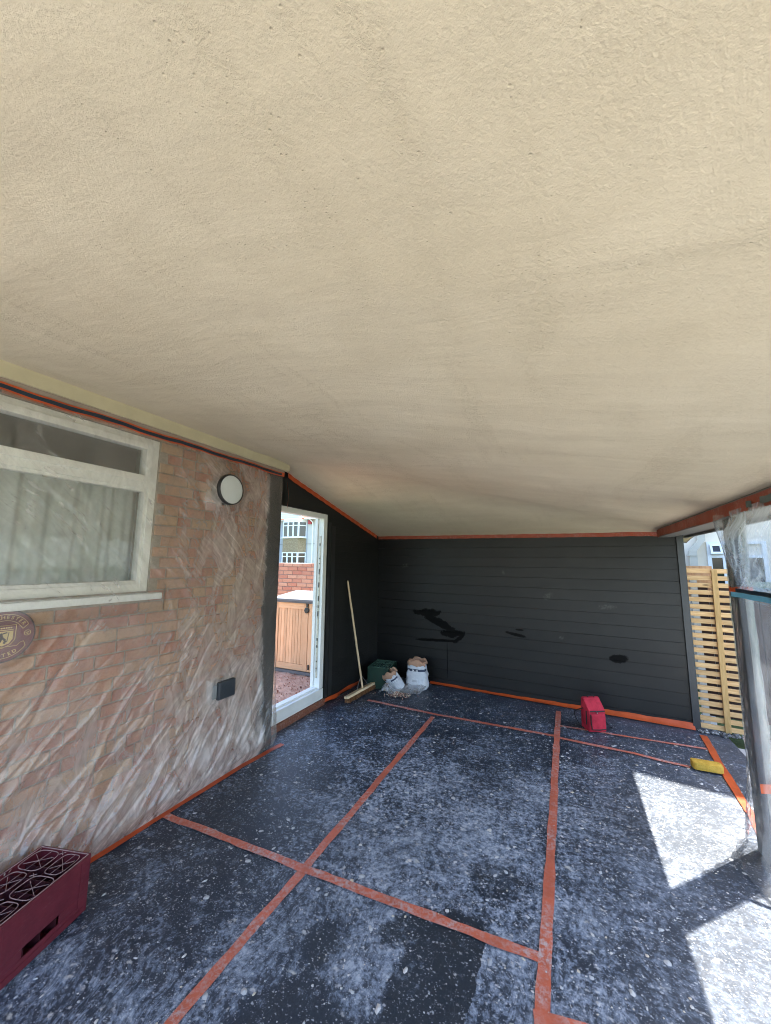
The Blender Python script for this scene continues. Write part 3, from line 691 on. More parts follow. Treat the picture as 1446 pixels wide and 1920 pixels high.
for i in range(46):
    cy, cz = random.uniform(1.6, 2.95), random.uniform(.2, 2.4)
    L.append((cy, cz, R(random.gauss(85, 12)), random.uniform(.1, .5), random.uniform(.006, .016), random.choice((1, -1)) * random.uniform(.002, .007)))
for i in range(26):                        # pleats round the lamp
    a = random.uniform(0, 6.28); rr = random.uniform(.16, .3)
    L.append((2.2 + rr * math.cos(a), 2.245 + rr * math.sin(a), a, random.uniform(.06, .2), random.uniform(.005, .01), .006))
for i in range(170):
    cy, cz = random.uniform(.4, 2.85), random.uniform(.02, 2.45)
    L.append((cy, cz, R(random.gauss(52, 9) if cz < 1.3 else random.gauss(-46, 9)), random.uniform(.05, .32), random.uniform(.0035, .006), random.choice((1, 1, -1)) * random.uniform(.002, .006)))
d = .016 + .026 * (fnoise(yy * 1.6, zz * 1.6, 41) + .35) + .014 * fnoise(yy * 6, zz * 5, 47) + creases(yy, zz, L)
d += .055 * np.exp(-((zz - .10) / .22) ** 2) + .03 * np.exp(-((zz - .5) / .3) ** 2) * sstep(1.0, 2.2, yy)
d *= sstep(2.56, 2.40, zz) * .9 + .1
d = np.maximum(d, .010)
rl = np.hypot(yy - 2.195, zz - 2.245); d = np.maximum(d, .072 * sstep(.30, .125, rl))
d = np.maximum(d, .068 * sstep(.16, .03, np.abs(zz - 1.432)) * sstep(1.78, 1.70, yy))
ds = np.maximum(np.abs(yy - 2.27) / .10, np.abs(zz - .67) / .07); d = np.maximum(d, .058 * sstep(2.2, 1.0, ds))
rc = np.hypot(yy - .925, zz - 1.29); d = np.maximum(d, .036 * sstep(.2, .13, rc))
xx = XW + d
edge = sstep(2.88, 2.935, yy); xx = xx - .085 * edge
xx = np.where(zz < .12, np.minimum(xx, XW + .036 + .5 * zz), xx)
grid('plastic_sheet', np.stack([xx, yy, zz], -1), MAT['film'], label='crumpled clear plastic film taped over the brick wall and its window', cat='plastic sheet')

# film that hangs from the beam to the floor right of the post
ny, nz_ = 200, 260
ysn = np.linspace(2.99, .9, ny); zsn = np.linspace(0.012, 2.0, nz_)
yy, zz = np.meshgrid(ysn, zsn, indexing='ij')
L = []
for i in range(110):                       # pleats that fan out of the taped knot on the post
    a = R(random.uniform(-8, 80)); rr = random.uniform(.07, .36)
    L.append((2.98 - rr * math.cos(a), 1.51 + rr * math.sin(a), math.pi - a, random.uniform(.08, .22), random.uniform(.004, .008), random.choice((1, 1, -1)) * random.uniform(.007, .016)))
for i in range(70):
    L.append((random.uniform(1.0, 3.0), random.uniform(.0, 1.45), R(random.gauss(150, 30)), random.uniform(.05, .25), random.uniform(.005, .012), random.choice((1, -1)) * random.uniform(.002, .006)))
d = .05 * fnoise(yy * 1.5, zz * 1.4, 61) + .02 * fnoise(yy * 5, zz * 5, 67) + creases(yy, zz, L)
d *= sstep(3.0, 2.8, yy) * .85 + .15
d += -.06 * sstep(1.5, 1.9, zz) * sstep(1.98, 1.8, zz)
xx = .930 + d - .055 * sstep(.25, .0, zz) * sstep(3.2, 2.9, yy)
yq = yy - .04 * sstep(.2, 0, zz)
kz = int(np.searchsorted(zsn, 1.50)); PS = np.stack([xx, yq, zz], -1)
grid('plastic_sheet', np.ascontiguousarray(PS[:, :kz]), MAT['film2'], label='clear plastic film from the blue tape seam down to the floor by the post', cat='plastic sheet')
grid('plastic_sheet', np.ascontiguousarray(PS[:, kz - 1:]), MAT['film4'], label='pleated milky plastic film between the eaves and the blue tape seam by the post', cat='plastic sheet')
# sleeve of film round the post
th = np.linspace(0, 2 * math.pi, 97); zs_ = np.linspace(.0, 1.985, 220)
tt, zz = np.meshgrid(th, zs_, indexing='ij')
e_ = 3.0; ct, st2 = np.cos(tt), np.sin(tt)
rb = (np.abs(ct / .024) ** e_ + np.abs(st2 / .118) ** e_) ** (-1 / e_)      # hugs the oblong post
r = rb + .010 + .014 * (fnoise(ct * 2 + 5, zz * 3 + st2 * 2, 71) + .2)
lo_ = 1 - .75 * sstep(.45, 1.1, zz)
r = r + .010 * lo_ * np.abs(np.sin(tt * 4 + zz * 22 + 3 * fnoise(tt, zz * 4, 75))) + .006 * lo_ * np.abs(np.sin(tt * 7 - zz * 34 + 4 * fnoise(tt * 2, zz * 5, 77))) + .003 * np.sin(tt * 13 - zz * 25)
r = r + .05 * sstep(1.62, 1.98, zz) ** 1.4 * np.clip(st2 * .8 + .25, 0, 1) + .012 * sstep(1.55, 1.95, zz)
r = r + .12 * sstep(.09, 0, zz) ** 1.5 * (1 + .3 * np.sin(tt * 3)) * (.3 + 1.5 * np.clip(-st2, 0, 1)) + .045 * sstep(.50, .05, zz)
px_, py_ = .9735 + r * ct, 3.092 + r * st2
grid('film_sleeve', np.stack([px_, py_, zz + .006 + .004 * np.sin(tt * 5)], -1), MAT['film3'], label='crinkled clear film wrapped round the dark post, spreading on the floor', cat='plastic sheet')

# =================================================================== TAPES
def ribbon(name, pts, w, mat, lift=.0030, wav=.008, crumple=.0008, **k):
    pts = [Vector(p) for p in pts]; cum = [0]
    for a, c in zip(pts, pts[1:]): cum.append(cum[-1] + (c - a).length)
    n = max(6, int(cum[-1] / .03)); P = []
    sd_ = random.uniform(0, 60)
    for i in range(n + 1):
        s = cum[-1] * i / n; j = 0
        while j < len(pts) - 2 and s > cum[j + 1]: j += 1
        q = pts[j].lerp(pts[j + 1], (s - cum[j]) / (cum[j + 1] - cum[j])); t_ = (pts[j + 1] - pts[j]).normalized(); nn = Vector((-t_.y, t_.x, 0))
        row = []
        for m_ in (-.5, -.17, .17, .5):
            e = float(fnoise(np.array(s * 7 + sd_), np.array(m_ * 3 + sd_), 81)) * wav * 2
            p = q + nn * (w * m_ + e * (abs(m_) > .3)); z = float(floor_z(np.array(p.x), np.array(p.y))) + lift + crumple * (1 + math.sin(s * 60 + m_ * 9)) * random.random()
            row.append((p.x, p.y, z))
        P.append(row)
    P = np.array(P)
    return grid(name, P, mat, **k)
G = 'orange tape strips on the floor sheet'
ribbon('tape_strip', [(-1.376, .75, 0), (-1.371, 1.89, 0), (-1.384, 4.18, 0)], .050, MAT['tape_floor'], label='long dusty orange floor tape running towards the back wall, left of the middle', cat='tape', group=G)
ribbon('tape_strip', [(-.158, 1.69, 0), (-.156, 2.6, 0), (-.150, 4.97, 0)], .052, MAT['tape_floor'], .0042, label='long dusty orange floor tape running back towards the red bag, right of the middle', cat='tape', group=G)
ribbon('tape_strip', [(-2.46, 1.846, 0), (-1.371, 1.894, 0), (-.16, 1.952, 0)], .050, MAT['tape_floor'], .0054, label='orange floor tape crossing sideways from the brick wall in the foreground', cat='tape', group=G)
ribbon('tape_strip', [(-2.25, 4.29, 0), (-1.356, 4.246, 0), (-.15, 4.262, 0)], .045, MAT['tape_floor'], .0054, label='orange floor tape crossing sideways in front of the broom and sacks', cat='tape', group=G)
ribbon('tape_strip', [(-.13, 4.235, 0), (.45, 4.20, 0), (.86, 4.145, 0)], .042, MAT['tape_floor'], .0066, label='orange floor tape running from the middle strip to the yellow sponge', cat='tape', group=G)
ribbon('tape_strip', [(-.13, 4.545, 0), (.5, 4.57, 0), (1.09, 4.60, 0)], .035, MAT['tape_floor'], .0066, label='thin orange floor tape passing under the red bag, nearest the back wall', cat='tape', group=G)
ribbon('tape_strip', [(1.15, 4.93, 0), (1.10, 4.3, 0), (1.055, 3.6, 0), (1.02, 3.23, 0)], .055, MAT['tape'], .0078, label='bright orange floor tape along the right edge beside the sponge', cat='tape', group=G)
ribbon('tape_strip', [(-.185, 1.712, 0), (.0, 1.748, 0), (.25, 1.76, 0), (.6, 1.74, 0)], .056, MAT['tape_floor'], .0066, label='short orange floor tape turning off to the right at the bottom edge', cat='tape', group=G)
ribbon('tape_strip', [(-2.468, .6, 0), (-2.476, 1.84, 0), (-2.470, 2.5, 0), (-2.44, 2.86, 0), (-2.425, 2.955, 0)], .050, MAT['tape'], .006, .006, label='bright orange tape holding the film to the floor along the brick wall', cat='tape', group=G)
u_ = Vector((math.cos(BWROT), math.sin(BWROT), 0)); w_ = Vector((-math.sin(BWROT), math.cos(BWROT), 0))
def vrib(name, f, s0, s1, n, mat, **k):     # strip given by a function (s, k in 0..1) -> point
    P = np.array([[f(s0 + (s1 - s0) * i / n, m) for m in (0, .33, .67, 1)] for i in range(n + 1)]); return grid(name, P, mat, **k)
def base_f(s, m):
    hgt = .016 + .034 * sstep(-.5, 1.4, np.array(s)) + .014 * float(fnoise(np.array(s * 6), np.array(2.), 91))
    q = P0 + u_ * s - w_ * (.010 + .046 * (1 - m) ** 1.2 + .012 * float(fnoise(np.array(s * 14), np.array(m * 3), 95)))
    return (q.x, q.y, .010 + float(hgt) * m ** 1.5)
vrib('tape_strip', base_f, -1.35, 1.56, 150, MAT['tape'], label='loose orange tape lying along the foot of the black boarded wall', cat='tape')
def topb(s, m):
    q = P0 + u_ * s - w_ * (.006 + .004 * math.sin(s * 40 + m * 3)); zc = float(ceil_z(np.array(q.x), np.array(q.y)))
    return (q.x, q.y, zc - .002 - (.046 + .006 * float(fnoise(np.array(s * 9), np.array(m), 97))) * (1 - m))
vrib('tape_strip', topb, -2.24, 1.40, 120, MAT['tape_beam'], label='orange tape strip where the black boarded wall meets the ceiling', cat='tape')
def topd(y, m):
    zc = float(ceil_z(np.array(-2.65), np.array(y))); return (-2.652 + .003 * math.sin(y * 50) + (.095 if y < 3.02 else .095 * max(0, 1 - (y - 3.02) / .12)), y, zc - .003 - (.052 + .008 * float(fnoise(np.array(y * 9), np.array(m), 99))) * (1 - m))
vrib('tape_strip', topd, 2.86, 5.28, 110, MAT['tape'], label='orange tape strip sloping down above the doorway under the ceiling', cat='tape')
def tw(y, m): return (-2.505 + .003 * math.sin(y * 33) + .002 * m, y, 2.505 + .040 * m + .004 * math.sin(y * 11) + .006 * float(fnoise(np.array(y * 15), np.array(m * 2), 101)))
vrib('tape_strip', tw, -.6, 2.9, 140, MAT['tape'], label='orange tape strip along the head of the brick wall above the window', cat='tape')
def tn(y, m): return (-2.498 + .003 * math.sin(y * 33), y, 2.512 + .022 * m + .004 * math.sin(y * 11) + .006 * float(fnoise(np.array(y * 12), np.array(m * 2), 103)))
vrib('tape_strip', tn, -.6, 2.86, 140, MAT['tape_navy'], label='dark navy tape strip over the orange one above the house window', cat='tape')
def tb(y, m): return (.930 - .003 * math.sin(y * 21) - .003 * m * m, y, 1.972 + .075 * m + .004 * math.sin(y * 7) * (1 - m))
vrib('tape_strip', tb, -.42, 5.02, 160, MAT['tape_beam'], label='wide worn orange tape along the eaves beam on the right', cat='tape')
for (y0, y1, lb) in ((2.66, 2.72, 'small teal tape patch on the orange eaves tape, nearer the post'), (2.35, 2.56, 'longer teal tape patch on the orange eaves tape, at the right edge')):
    vrib('tape_patch', lambda y, m: (.9235 - .003 * math.sin(y * 21), y, 1.985 + .035 * m + .003 * math.sin(y * 40)), y0, y1, 12, MAT['tape_teal'], label=lb, cat='tape')
def dt(y, m): return (-2.640 + .012 * math.sin(y * 17) * (1 - m), y, .012 + .046 * m + .006 * math.sin(y * 13))
vrib('tape_strip', dt, 3.95, 4.78, 40, MAT['tape'], label='orange tape along the foot of the black side wall behind the broom', cat='tape')
vrib('tape_strip', lambda z, m: (-2.63 + .05 * math.sin(z * 9) * .2 + .03 * (1 - m), 3.075 + .03 * m + .01 * math.sin(z * 14), z), 2.22, 2.50, 24, MAT['tape'], label='orange tape strip hanging beside the corner post above the doorway', cat='tape')
def sleeve_tape(z0, h, t0, t1, mat, **k):
    P = []
    for a in np.linspace(t0, t1, 40):
        ca, sa = math.cos(a), math.sin(a); r_ = (abs(ca / .024) ** 3 + abs(sa / .118) ** 3) ** (-1 / 3) + .024
        P.append([(.9735 + r_ * ca, 3.092 + r_ * sa, z0 + h * m + .006 * math.sin(a * 3)) for m in (0, .5, 1)])
    P = np.array(P); return grid('tape_strip', P, mat, **k)
sleeve_tape(1.505, .035, 2.2, 5.6, MAT['tape'], label='orange tape band round the wrapped post at head height', cat='tape')
sleeve_tape(1.478, .026, 2.2, 5.5, MAT['tape_teal'], label='teal tape band just under the orange one on the wrapped post', cat='tape')
def sx(y, z):
    return .905
vrib('tape_strip', lambda y, m: (.895 + .004 * math.sin(y * 25), y, 1.487 + .028 * m), 2.97, 1.0, 60, MAT['tape_blue'], label='light blue tape seam across the hanging film beside the post', cat='tape')
vrib('tape_strip', lambda y, m: (.893 + .004 * math.sin(y * 25), y, 1.516 + .022 * m), 2.90, 1.0, 60, MAT['tape_navy'], label='navy tape seam directly above the light blue one on the hanging film', cat='tape')
vrib('tape_strip', lambda x, m: (x, 2.935 - .10 * max(0, x - .98) + .004 * math.sin(x * 60), .430 + .048 * m + .1 * (x - .95)), .915, 1.12, 14, MAT['tape'], label='short orange tape strip low on the film at the foot of the post', cat='tape')

# =================================================================== LAMP, SOCKET, PLAQUE
lamp = empty('wall_lamp', (XW, 2.195, 2.245), label='round white bulkhead lamp with a black rim on the brick wall', cat='lamp')
My = Matrix.Rotation(R(90), 4, 'Y')
b = MB(); b.lathe([(.118, .0), (.122, .006), (.122, .016), (.116, .02)], 40, My); b.build('base_ring', MAT['black'], lamp, True)
b = MB(); b.lathe([(.104, .02), (.110, .03), (.110, .066), (.106, .07)], 40, My); b.build('diffuser_side', plain('opal_plastic', (.66, .68, .66), .4, .03, 8, .02), lamp, True)
b = MB(); b.lathe([(.112, .070), (.126, .072), (.126, .096), (.122, .101), (.115, .101), (.115, .095)], 48, My, cap=False); b.build('rim', MAT['black'], lamp, True)
b = MB(); b.lathe([(.1148, .080), (.1148, .096), (.10, .0985), (.05, .0995), (.001, .1)], 48, My); b.build('diffuser', bpy.data.materials['opal_plastic'], lamp, True)
b = MB(); b.box((.02, -.127, -.008), (.073, -.104, .008)); b.build('bracket', MAT['black'], lamp)

sk = empty('outdoor_socket', (XW, 2.27, .67), label='dark grey outdoor socket box low on the brick wall under the film', cat='socket')
b = MB(); b.box((0, -.10, -.062), (.045, .085, .062)); b.build('backbox', plain('grey_abs', (.22, .23, .23), .5, .05, 9, .05), sk, bevel=.006)
b = MB(); b.box((.046, -.062, -.066), (.086, .10, .066)); b.build('lid', plain('dark_abs', (.035, .042, .05), .4, .1, 9, .05), sk, bevel=.01)
b = MB(); b.box((.046, -.10, -.05), (.066, -.064, .05)); b.build('hinge', bpy.data.materials['grey_abs'], sk, bevel=.004)

def text_mesh(items, M):
    """items: (char, x, y, angle, size); flat letters in xy, mapped by M."""
    vs = []; fs = []
    for ch, x, y, a, s in items:
        cu = bpy.data.curves.new('t', 'FONT'); cu.body = ch; cu.size = s; cu.align_x = 'CENTER'; cu.align_y = 'CENTER'; cu.resolution_u = 3; cu.offset = s * .02
        ob = bpy.data.objects.new('t', cu); COL.objects.link(ob); dg = bpy.context.evaluated_depsgraph_get(); me = bpy.data.meshes.new_from_object(ob.evaluated_get(dg))
        T = Matrix.Translation((x, y, 0)) @ Matrix.Rotation(a, 4, 'Z'); n = len(vs)
        vs += [M @ (T @ v_.co) for v_ in me.vertices]; fs += [tuple(i + n for i in p.vertices) for p in me.polygons]
        bpy.data.objects.remove(ob); bpy.data.curves.remove(cu); bpy.data.meshes.remove(me)
    b = MB(); b.v = [tuple(v_) for v_ in vs]; b.f = fs; return b
plq = empty('wall_plaque', (XW, .925, 1.29), label='round maroon football crest plaque with gold lettering below the window', cat='plaque')
MAT['maroon'] = plain('maroon_enamel', (.145, .022, .034), .38, .15, 20, .08); MAT['gold'] = plain('gold_enamel', (.66, .48, .20), .4, .1, 30, .05)
MAT['maroon_dark'] = plain('dark_maroon', (.035, .010, .016), .45, .1)
Mf = Matrix(((0, 0, 1, 0), (1, 0, 0, 0), (0, 1, 0, 0), (0, 0, 0, 1)))
b = MB(); b.lathe([(.122, 0), (.128, .004), (.128, .020), (.124, .025), (.1205, .025)], 56, My, cap=False); b.build('rim', MAT['maroon_dark'], plq, True)
b = MB(); b.lathe([(.1204, .0), (.1204, .0235), (.001, .0236)], 56, My); b.build('disc', MAT['maroon'], plq)
def lines(b, pts, w, close=False, z=.0262):
    if close: pts = pts + [pts[0]]
    for (x0, y0), (x1, y1) in zip(pts, pts[1:]):
        d_ = Vector((x1 - x0, y1 - y0)); l_ = d_.length
        if l_ < 1e-6: continue
        n_ = Vector((-d_.y, d_.x)) / l_ * w / 2
        b.prism([(x0 - n_.x, y0 - n_.y), (x1 - n_.x, y1 - n_.y), (x1 + n_.x, y1 + n_.y), (x0 + n_.x, y0 + n_.y)], .0015, Mf @ Matrix.Translation((0, 0, z - .0015)))
arc = lambda r, a0, a1, n=14: [(r * math.cos(R(a0 + (a1 - a0) * i / n)), r * math.sin(R(a0 + (a1 - a0) * i / n))) for i in range(n + 1)]
b = MB()
lines(b, arc(.106, 152, 28) + arc(.078, 22, 22, 1) + arc(.076, 34, 146) + arc(.09, 158, 158, 1), .0022, True)
lines(b, arc(.106, 212, 328) + arc(.088, 338, 338, 1) + arc(.076, 330, 318, 3) + arc(.076, 222, 210, 3) + arc(.088, 202, 202, 1), .0020, True)
shield = [(-.046, .052), (.046, .052), (.046, -.02), (.03, -.042), (0, -.056), (-.03, -.042), (-.046, -.02)]
lines(b, shield, .0024, True)
lines(b, [(-.036, .030), (.036, .030)], .0032)
for i in range(7): b.lathe([(.0036, 0), (.0036, .002)], 8, Mf @ Matrix.Translation((-.027 + i * .009, .040, .0242)))
for sx_ in (-1, 1):
    lines(b, [(sx_ * .093 + .013 * math.cos(a), .006 + .013 * math.sin(a)) for a in np.linspace(0, 2 * math.pi, 14)], .0022)
    lines(b, [(sx_ * .093 - .007, .006), (sx_ * .093 + .006, .010)], .004); lines(b, [(sx_ * .093 - .002, -.001), (sx_ * .093 + .004, .002)], .004)
b.build('emblem_lines', MAT['gold'], plq)
b = MB(); b.prism([(-.037, .024), (.037, .024), (.037, -.016), (.026, -.035), (0, -.046), (-.026, -.035), (-.037, -.016)], .001, Mf @ Matrix.Translation((0, 0, .0238))); b.build('shield', MAT['gold'], plq)
b = MB()
for pts, w in (([(-.012, .016), (-.004, -.004), (-.014, -.03)], .011), ([(-.004, -.004), (.010, -.02), (.006, -.034)], .009), ([(-.008, .012), (.014, .018)], .006), ([(.020, .018), (.016, -.028)], .003), ([(-.026, .018), (-.018, .002)], .005), ([(-.03, -.008), (-.014, -.014)], .004)): lines(b, pts, w, z=.0266)
b.build('shield_figure', MAT['maroon_dark'], plq)
it = []
for i, ch in enumerate('MANCHESTER'):
    a = 90 + (4.5 - i) * 11.6; it.append((ch, .091 * math.cos(R(a)), .091 * math.sin(R(a)), R(a - 90), .023))
for i, ch in enumerate('UNITED'):
    a = 270 + (i - 2.5) * 13.0; it.append((ch, .091 * math.cos(R(a)), .091 * math.sin(R(a)), R(a + 90), .023))
for w_it in (it[:10], it[10:]): text_mesh(w_it, Mf @ Matrix.Translation((0, 0, .0268))).build('lettering', MAT['gold'], plq)

# =================================================================== BOTTLE CRATES
def crate(name, loc, rz, Lx, Ly, Hh, mat, edge, label, dark):
    """Lx short side (local x), Ly long side (local y), origin at the middle of the base."""
    c = empty(name, loc, rz, label=label, cat='crate', group='plastic bottle crates')
    hx, hy = Lx / 2, Ly / 2; w = .007
    b = MB()
    # long sides are made of strips around the hand slot near the base
    for sx in (-1, 1):
        x0, x1 = (hx - w, hx) if sx > 0 else (-hx, -hx + w)
        z0, z1, s0, s1 = .045, .083, -.075, .075
        b.box((x0, -hy, 0), (x1, hy, z0)); b.box((x0, -hy, z1), (x1, hy, Hh)); b.box((x0, -hy, z0), (x1, s0, z1)); b.box((x0, s1, z0), (x1, hy, z1))
    for sy in (-1, 1):
        y0, y1 = (hy - w, hy) if sy > 0 else (-hy, -hy + w)
        b.box((-hx + w, y0, 0), (hx - w, y1, Hh))
    b.box((-hx + w, -hy + w, .002), (hx - w, hy - w, .010))
    b.build('shell', mat, c, bevel=.0025)
    b = MB(); q = .004
    for sx in (-1, 1):
        for sy in (-1, 1):     # raised corner pilasters
            xa_, xb_ = sorted((sx * (hx + .0006), sx * (hx + q))); ya_, yb_ = sorted((sy * hy, sy * (hy - .045)))
            b.box((xa_, ya_, .028), (xb_, yb_, Hh - .012))
            xa_, xb_ = sorted((sx * hx, sx * (hx - .045))); ya_, yb_ = sorted((sy * (hy + .0006), sy * (hy + q)))
            b.box((xa_, ya_, .028), (xb_, yb_, Hh - .012))
    for sx in (-1, 1): xa_, xb_ = sorted((sx * (hx + .0008), sx * (hx + q))); b.box((xa_, -hy, .0), (xb_, hy, .026)); b.box((xa_, -hy, Hh - .011), (xb_, hy, Hh))
    for sy in (-1, 1): ya_, yb_ = sorted((sy * (hy + .0008), sy * (hy + q))); b.box((-hx, ya_, .0), (hx, yb_, .026)); b.box((-hx, ya_, Hh - .011), (hx, yb_, Hh))
    b.build('rib', mat, c, bevel=.0015)
    nx, nyc = 4, 6; cx, cy = (Lx - 2 * w) / nx, (Ly - 2 * w) / nyc
    b = MB()
    for i in range(1, nx): x = -hx + w + cx * i; b.box((x - .0012, -hy + w, .011), (x + .0012, hy - w, Hh - .03))
    for j in range(1, nyc): y = -hy + w + cy * j; b.box((-hx + w, y - .0011, .0112), (hx - w, y + .0011, Hh - .0305))
    b.build('divider', dark, c)
    b = MB()
    for i in range(nx // 2):
        for j in range(nyc // 2):
            ox = -hx + w + cx * 2 * (i + .5); oy = -hy + w + cy * 2 * (j + .5)
            n_ = 28; pts = []
            rx, ry = cx * .93, cy * .90
            sk_ = 1 if (i + j) % 2 == 0 else .72
            for k in range(n_ + 1):
                a = 2 * math.pi * k / n_; ca, sa = math.cos(a), math.sin(a)
                e = .55; pts.append((ox + rx * sk_ * math.copysign(abs(ca) ** e, ca), oy + ry * math.copysign(abs(sa) ** e, sa), Hh - .004))
            b.tube(pts, .0018, 5, False)
            for (ax, ay, bx, by) in ((-.8, -.5, .8, .5), (-.8, .5, .8, -.5), (-.05, -.95, .05, .95)):
                b.tube([(ox + rx * ax * sk_, oy + ry * ay, Hh - .006), (ox + rx * bx * sk_, oy + ry * by, Hh - .006)], .0013, 5)
            for (ax, ay, bx, by) in ((1.0, .9, 1.25, 1.1), (-1.0, .9, -1.25, 1.1)):
                b.tube([(ox + rx * ax * .9, oy + ry * ay * .9, Hh - .005), (min(hx - w, max(-hx + w, ox + rx * bx)), min(hy - w, max(-hy + w, oy + ry * by)), Hh - .005)], .0018, 5)
    lp = [(-hx + .006, -hy + .006, Hh + .0012), (hx - .006, -hy + .006, Hh + .0012), (hx - .006, hy - .006, Hh + .0012), (-hx + .006, hy - .006, Hh + .0012), (-hx + .006, -hy + .006, Hh + .0012)]
    for a_, c_ in zip(lp, lp[1:]): b.tube([a_, c_], .0022, 5)
    b.build('bottle_grid', edge, c, True)
    return c
t = NT('maroon_crate_plastic'); v = t.coord()
c = t.mix(t.ramp(t.noise(v, 16, 6, .65), [(.3, 0), (.7, 1)]), (.095, .012, .021), (.145, .020, .031))
c = t.mix(t.ramp(t.noise(t.map(v, (1, 1, 5)), 30, 6, .75), [(.56, 0), (.72, .35)]), c, (.24, .13, .13))
vo = t.n('TexVoronoi'); t.l(t.map(v, (1, 1, .6)), vo.inputs['Vector']); vo.inputs['Scale'].default_value = 38
c = t.mix(t.math('MULTIPLY', t.ramp(vo.outputs['Distance'], [(.10, 1), (.20, 0)]), t.math('GREATER_THAN', t.sep(vo.outputs['Color'])[0], .90)), c, (.55, .52, .48))
MAT['crate_red'] = t.bsdf(c, t.math('MULTIPLY_ADD', t.noise(v, 20, 4), .3, .28), t.bump(t.noise(v, 60, 4), .15, .003), .5)
MAT['crate_edge'] = plain('scuffed_crate_edge', (.30, .20, .195), .6, .35, 60, .3)
MAT['crate_shade'] = plain('crate_inside_shade', (.05, .010, .016), .5, .2, 20, .1)  # dividers darker than the shell: shade of the cells put into the colour
# corner of the long side nearest the camera at (-2.155, 1.232)
ex = Vector((.963, .27, 0)); ey = Vector((-.27, .963, 0))
cen = Vector((-2.155, 1.232, 0)) - ex * .142 - ey * .205
crate('bottle_crate', (cen.x, cen.y, .010), math.atan2(.27, .963), .284, .41, .240, MAT['crate_red'], MAT['crate_edge'], 'maroon plastic bottle crate in the left foreground by the brick wall', MAT['crate_shade'])
b = MB(); ln = cen + ex * .146
b.tube([tuple(cen + ex * .149 - ey * .20 + Vector((0, 0, .011))), tuple(cen + ex * .149 + ey * .19 + Vector((0, 0, .011)))], .003, 5)
MAT['crate_green'] = plain('green_crate_plastic', (.005, .032, .020), .42, .16, 16, .12)
crate('bottle_crate', (-2.345, 4.90, .006), .14, .29, .40, .268, MAT['crate_green'], plain('green_crate_edge', (.10, .20, .15), .55, .4, 60, .3), 'dark green plastic bottle crate in the black corner behind the broom', plain('green_crate_inside_shade', (.002, .010, .007), .5))  # green dividers likewise carry the inner shade in their colour

# =================================================================== BROOM
br = empty('broom', (-2.385, 4.42, 0), label='wooden broom leaning on the black side wall beside the doorway', cat='broom')
foot = Vector((-2.405, 4.44, .075)); top = Vector((-2.628, 4.385, 1.420)); ax_ = (top - foot).normalized()
b = MB(); b.tube([tuple(foot - off_) for off_ in [Vector((-2.385, 4.42, 0))]] + [tuple(foot.lerp(top, k) - Vector((-2.385, 4.42, 0))) for k in (.3, .6, .985, 1)], [.013, .0135, .0135, .013, .009], 12); b.build('handle', MAT['ash'], br, True)
hd = Vector((.015, .935, .0)).normalized(); hd = Vector((.055, .99, .0)).normalized()
zx = ax_ - hd * ax_.dot(hd); zx.normalize(); xx_ = hd.cross(zx)
Mh = Matrix(((xx_.x, hd.x, zx.x, 0), (xx_.y, hd.y, zx.y, 0), (xx_.z, hd.z, zx.z, 0), (0, 0, 0, 1)))
Mh = Matrix.Translation(foot - Vector((-2.385, 4.42, 0)) + zx * -.005) @ Mh
b = MB(); b.prism([(-.032, -.36), (-.024, -.375), (.024, -.375), (.032, -.36), (.032, .36), (.024, .375), (-.024, .375), (-.032, .36)], .028, Mh @ Matrix.Translation((0, 0, -.014))); b.build('head', MAT['ash'], br, bevel=.004)
b = MB()
for j in range(46):
    for i in range(6):
        yb_ = -.355 + .71 * j / 45; xb_ = -.026 + .052 * i / 5
        for q in range(3):
            jx, jy = random.gauss(0, .006), random.gauss(0, .006); ln_ = random.uniform(.056, .066)
            x0, y0 = xb_ + random.uniform(-.004, .004), yb_ + random.uniform(-.006, .006)
            b.add([(x0 - .0022, y0 - .002, -.012), (x0 + .0022, y0 - .002, -.012), (x0, y0 + .003, -.012), (x0 + jx - .002 + (xb_ * .25), y0 + jy - .002, -ln_), (x0 + jx + .002 + (xb_ * .25), y0 + jy - .002, -ln_), (x0 + jx + (xb_ * .25), y0 + jy + .002, -ln_)], [(0, 1, 4, 3), (1, 2, 5, 4), (2, 0, 3, 5), (3, 4, 5)], Mh)
t = NT('coir_bristle'); g = t.n('NewGeometry'); t.bsdf(t.ramp(g.outputs['Random Per Island'], [(0, (.13, .055, .022)), (.5, (.24, .115, .05)), (1, (.34, .18, .085))]), .8)
b.build('bristles', t.m, br)
b = MB()
for s_ in (-1, 1): b.tube([tuple(Mh @ Vector((0, s_ * .13, .014))), tuple(Mh @ Vector((0, s_ * .105, .05))), tuple(Mh @ Vector((0, s_ * .014, .15)))], .003, 6)
b.build('stay', plain('zinc_stay', (.35, .35, .35), .4, .1, 20, .1, metal=.8), br, True)

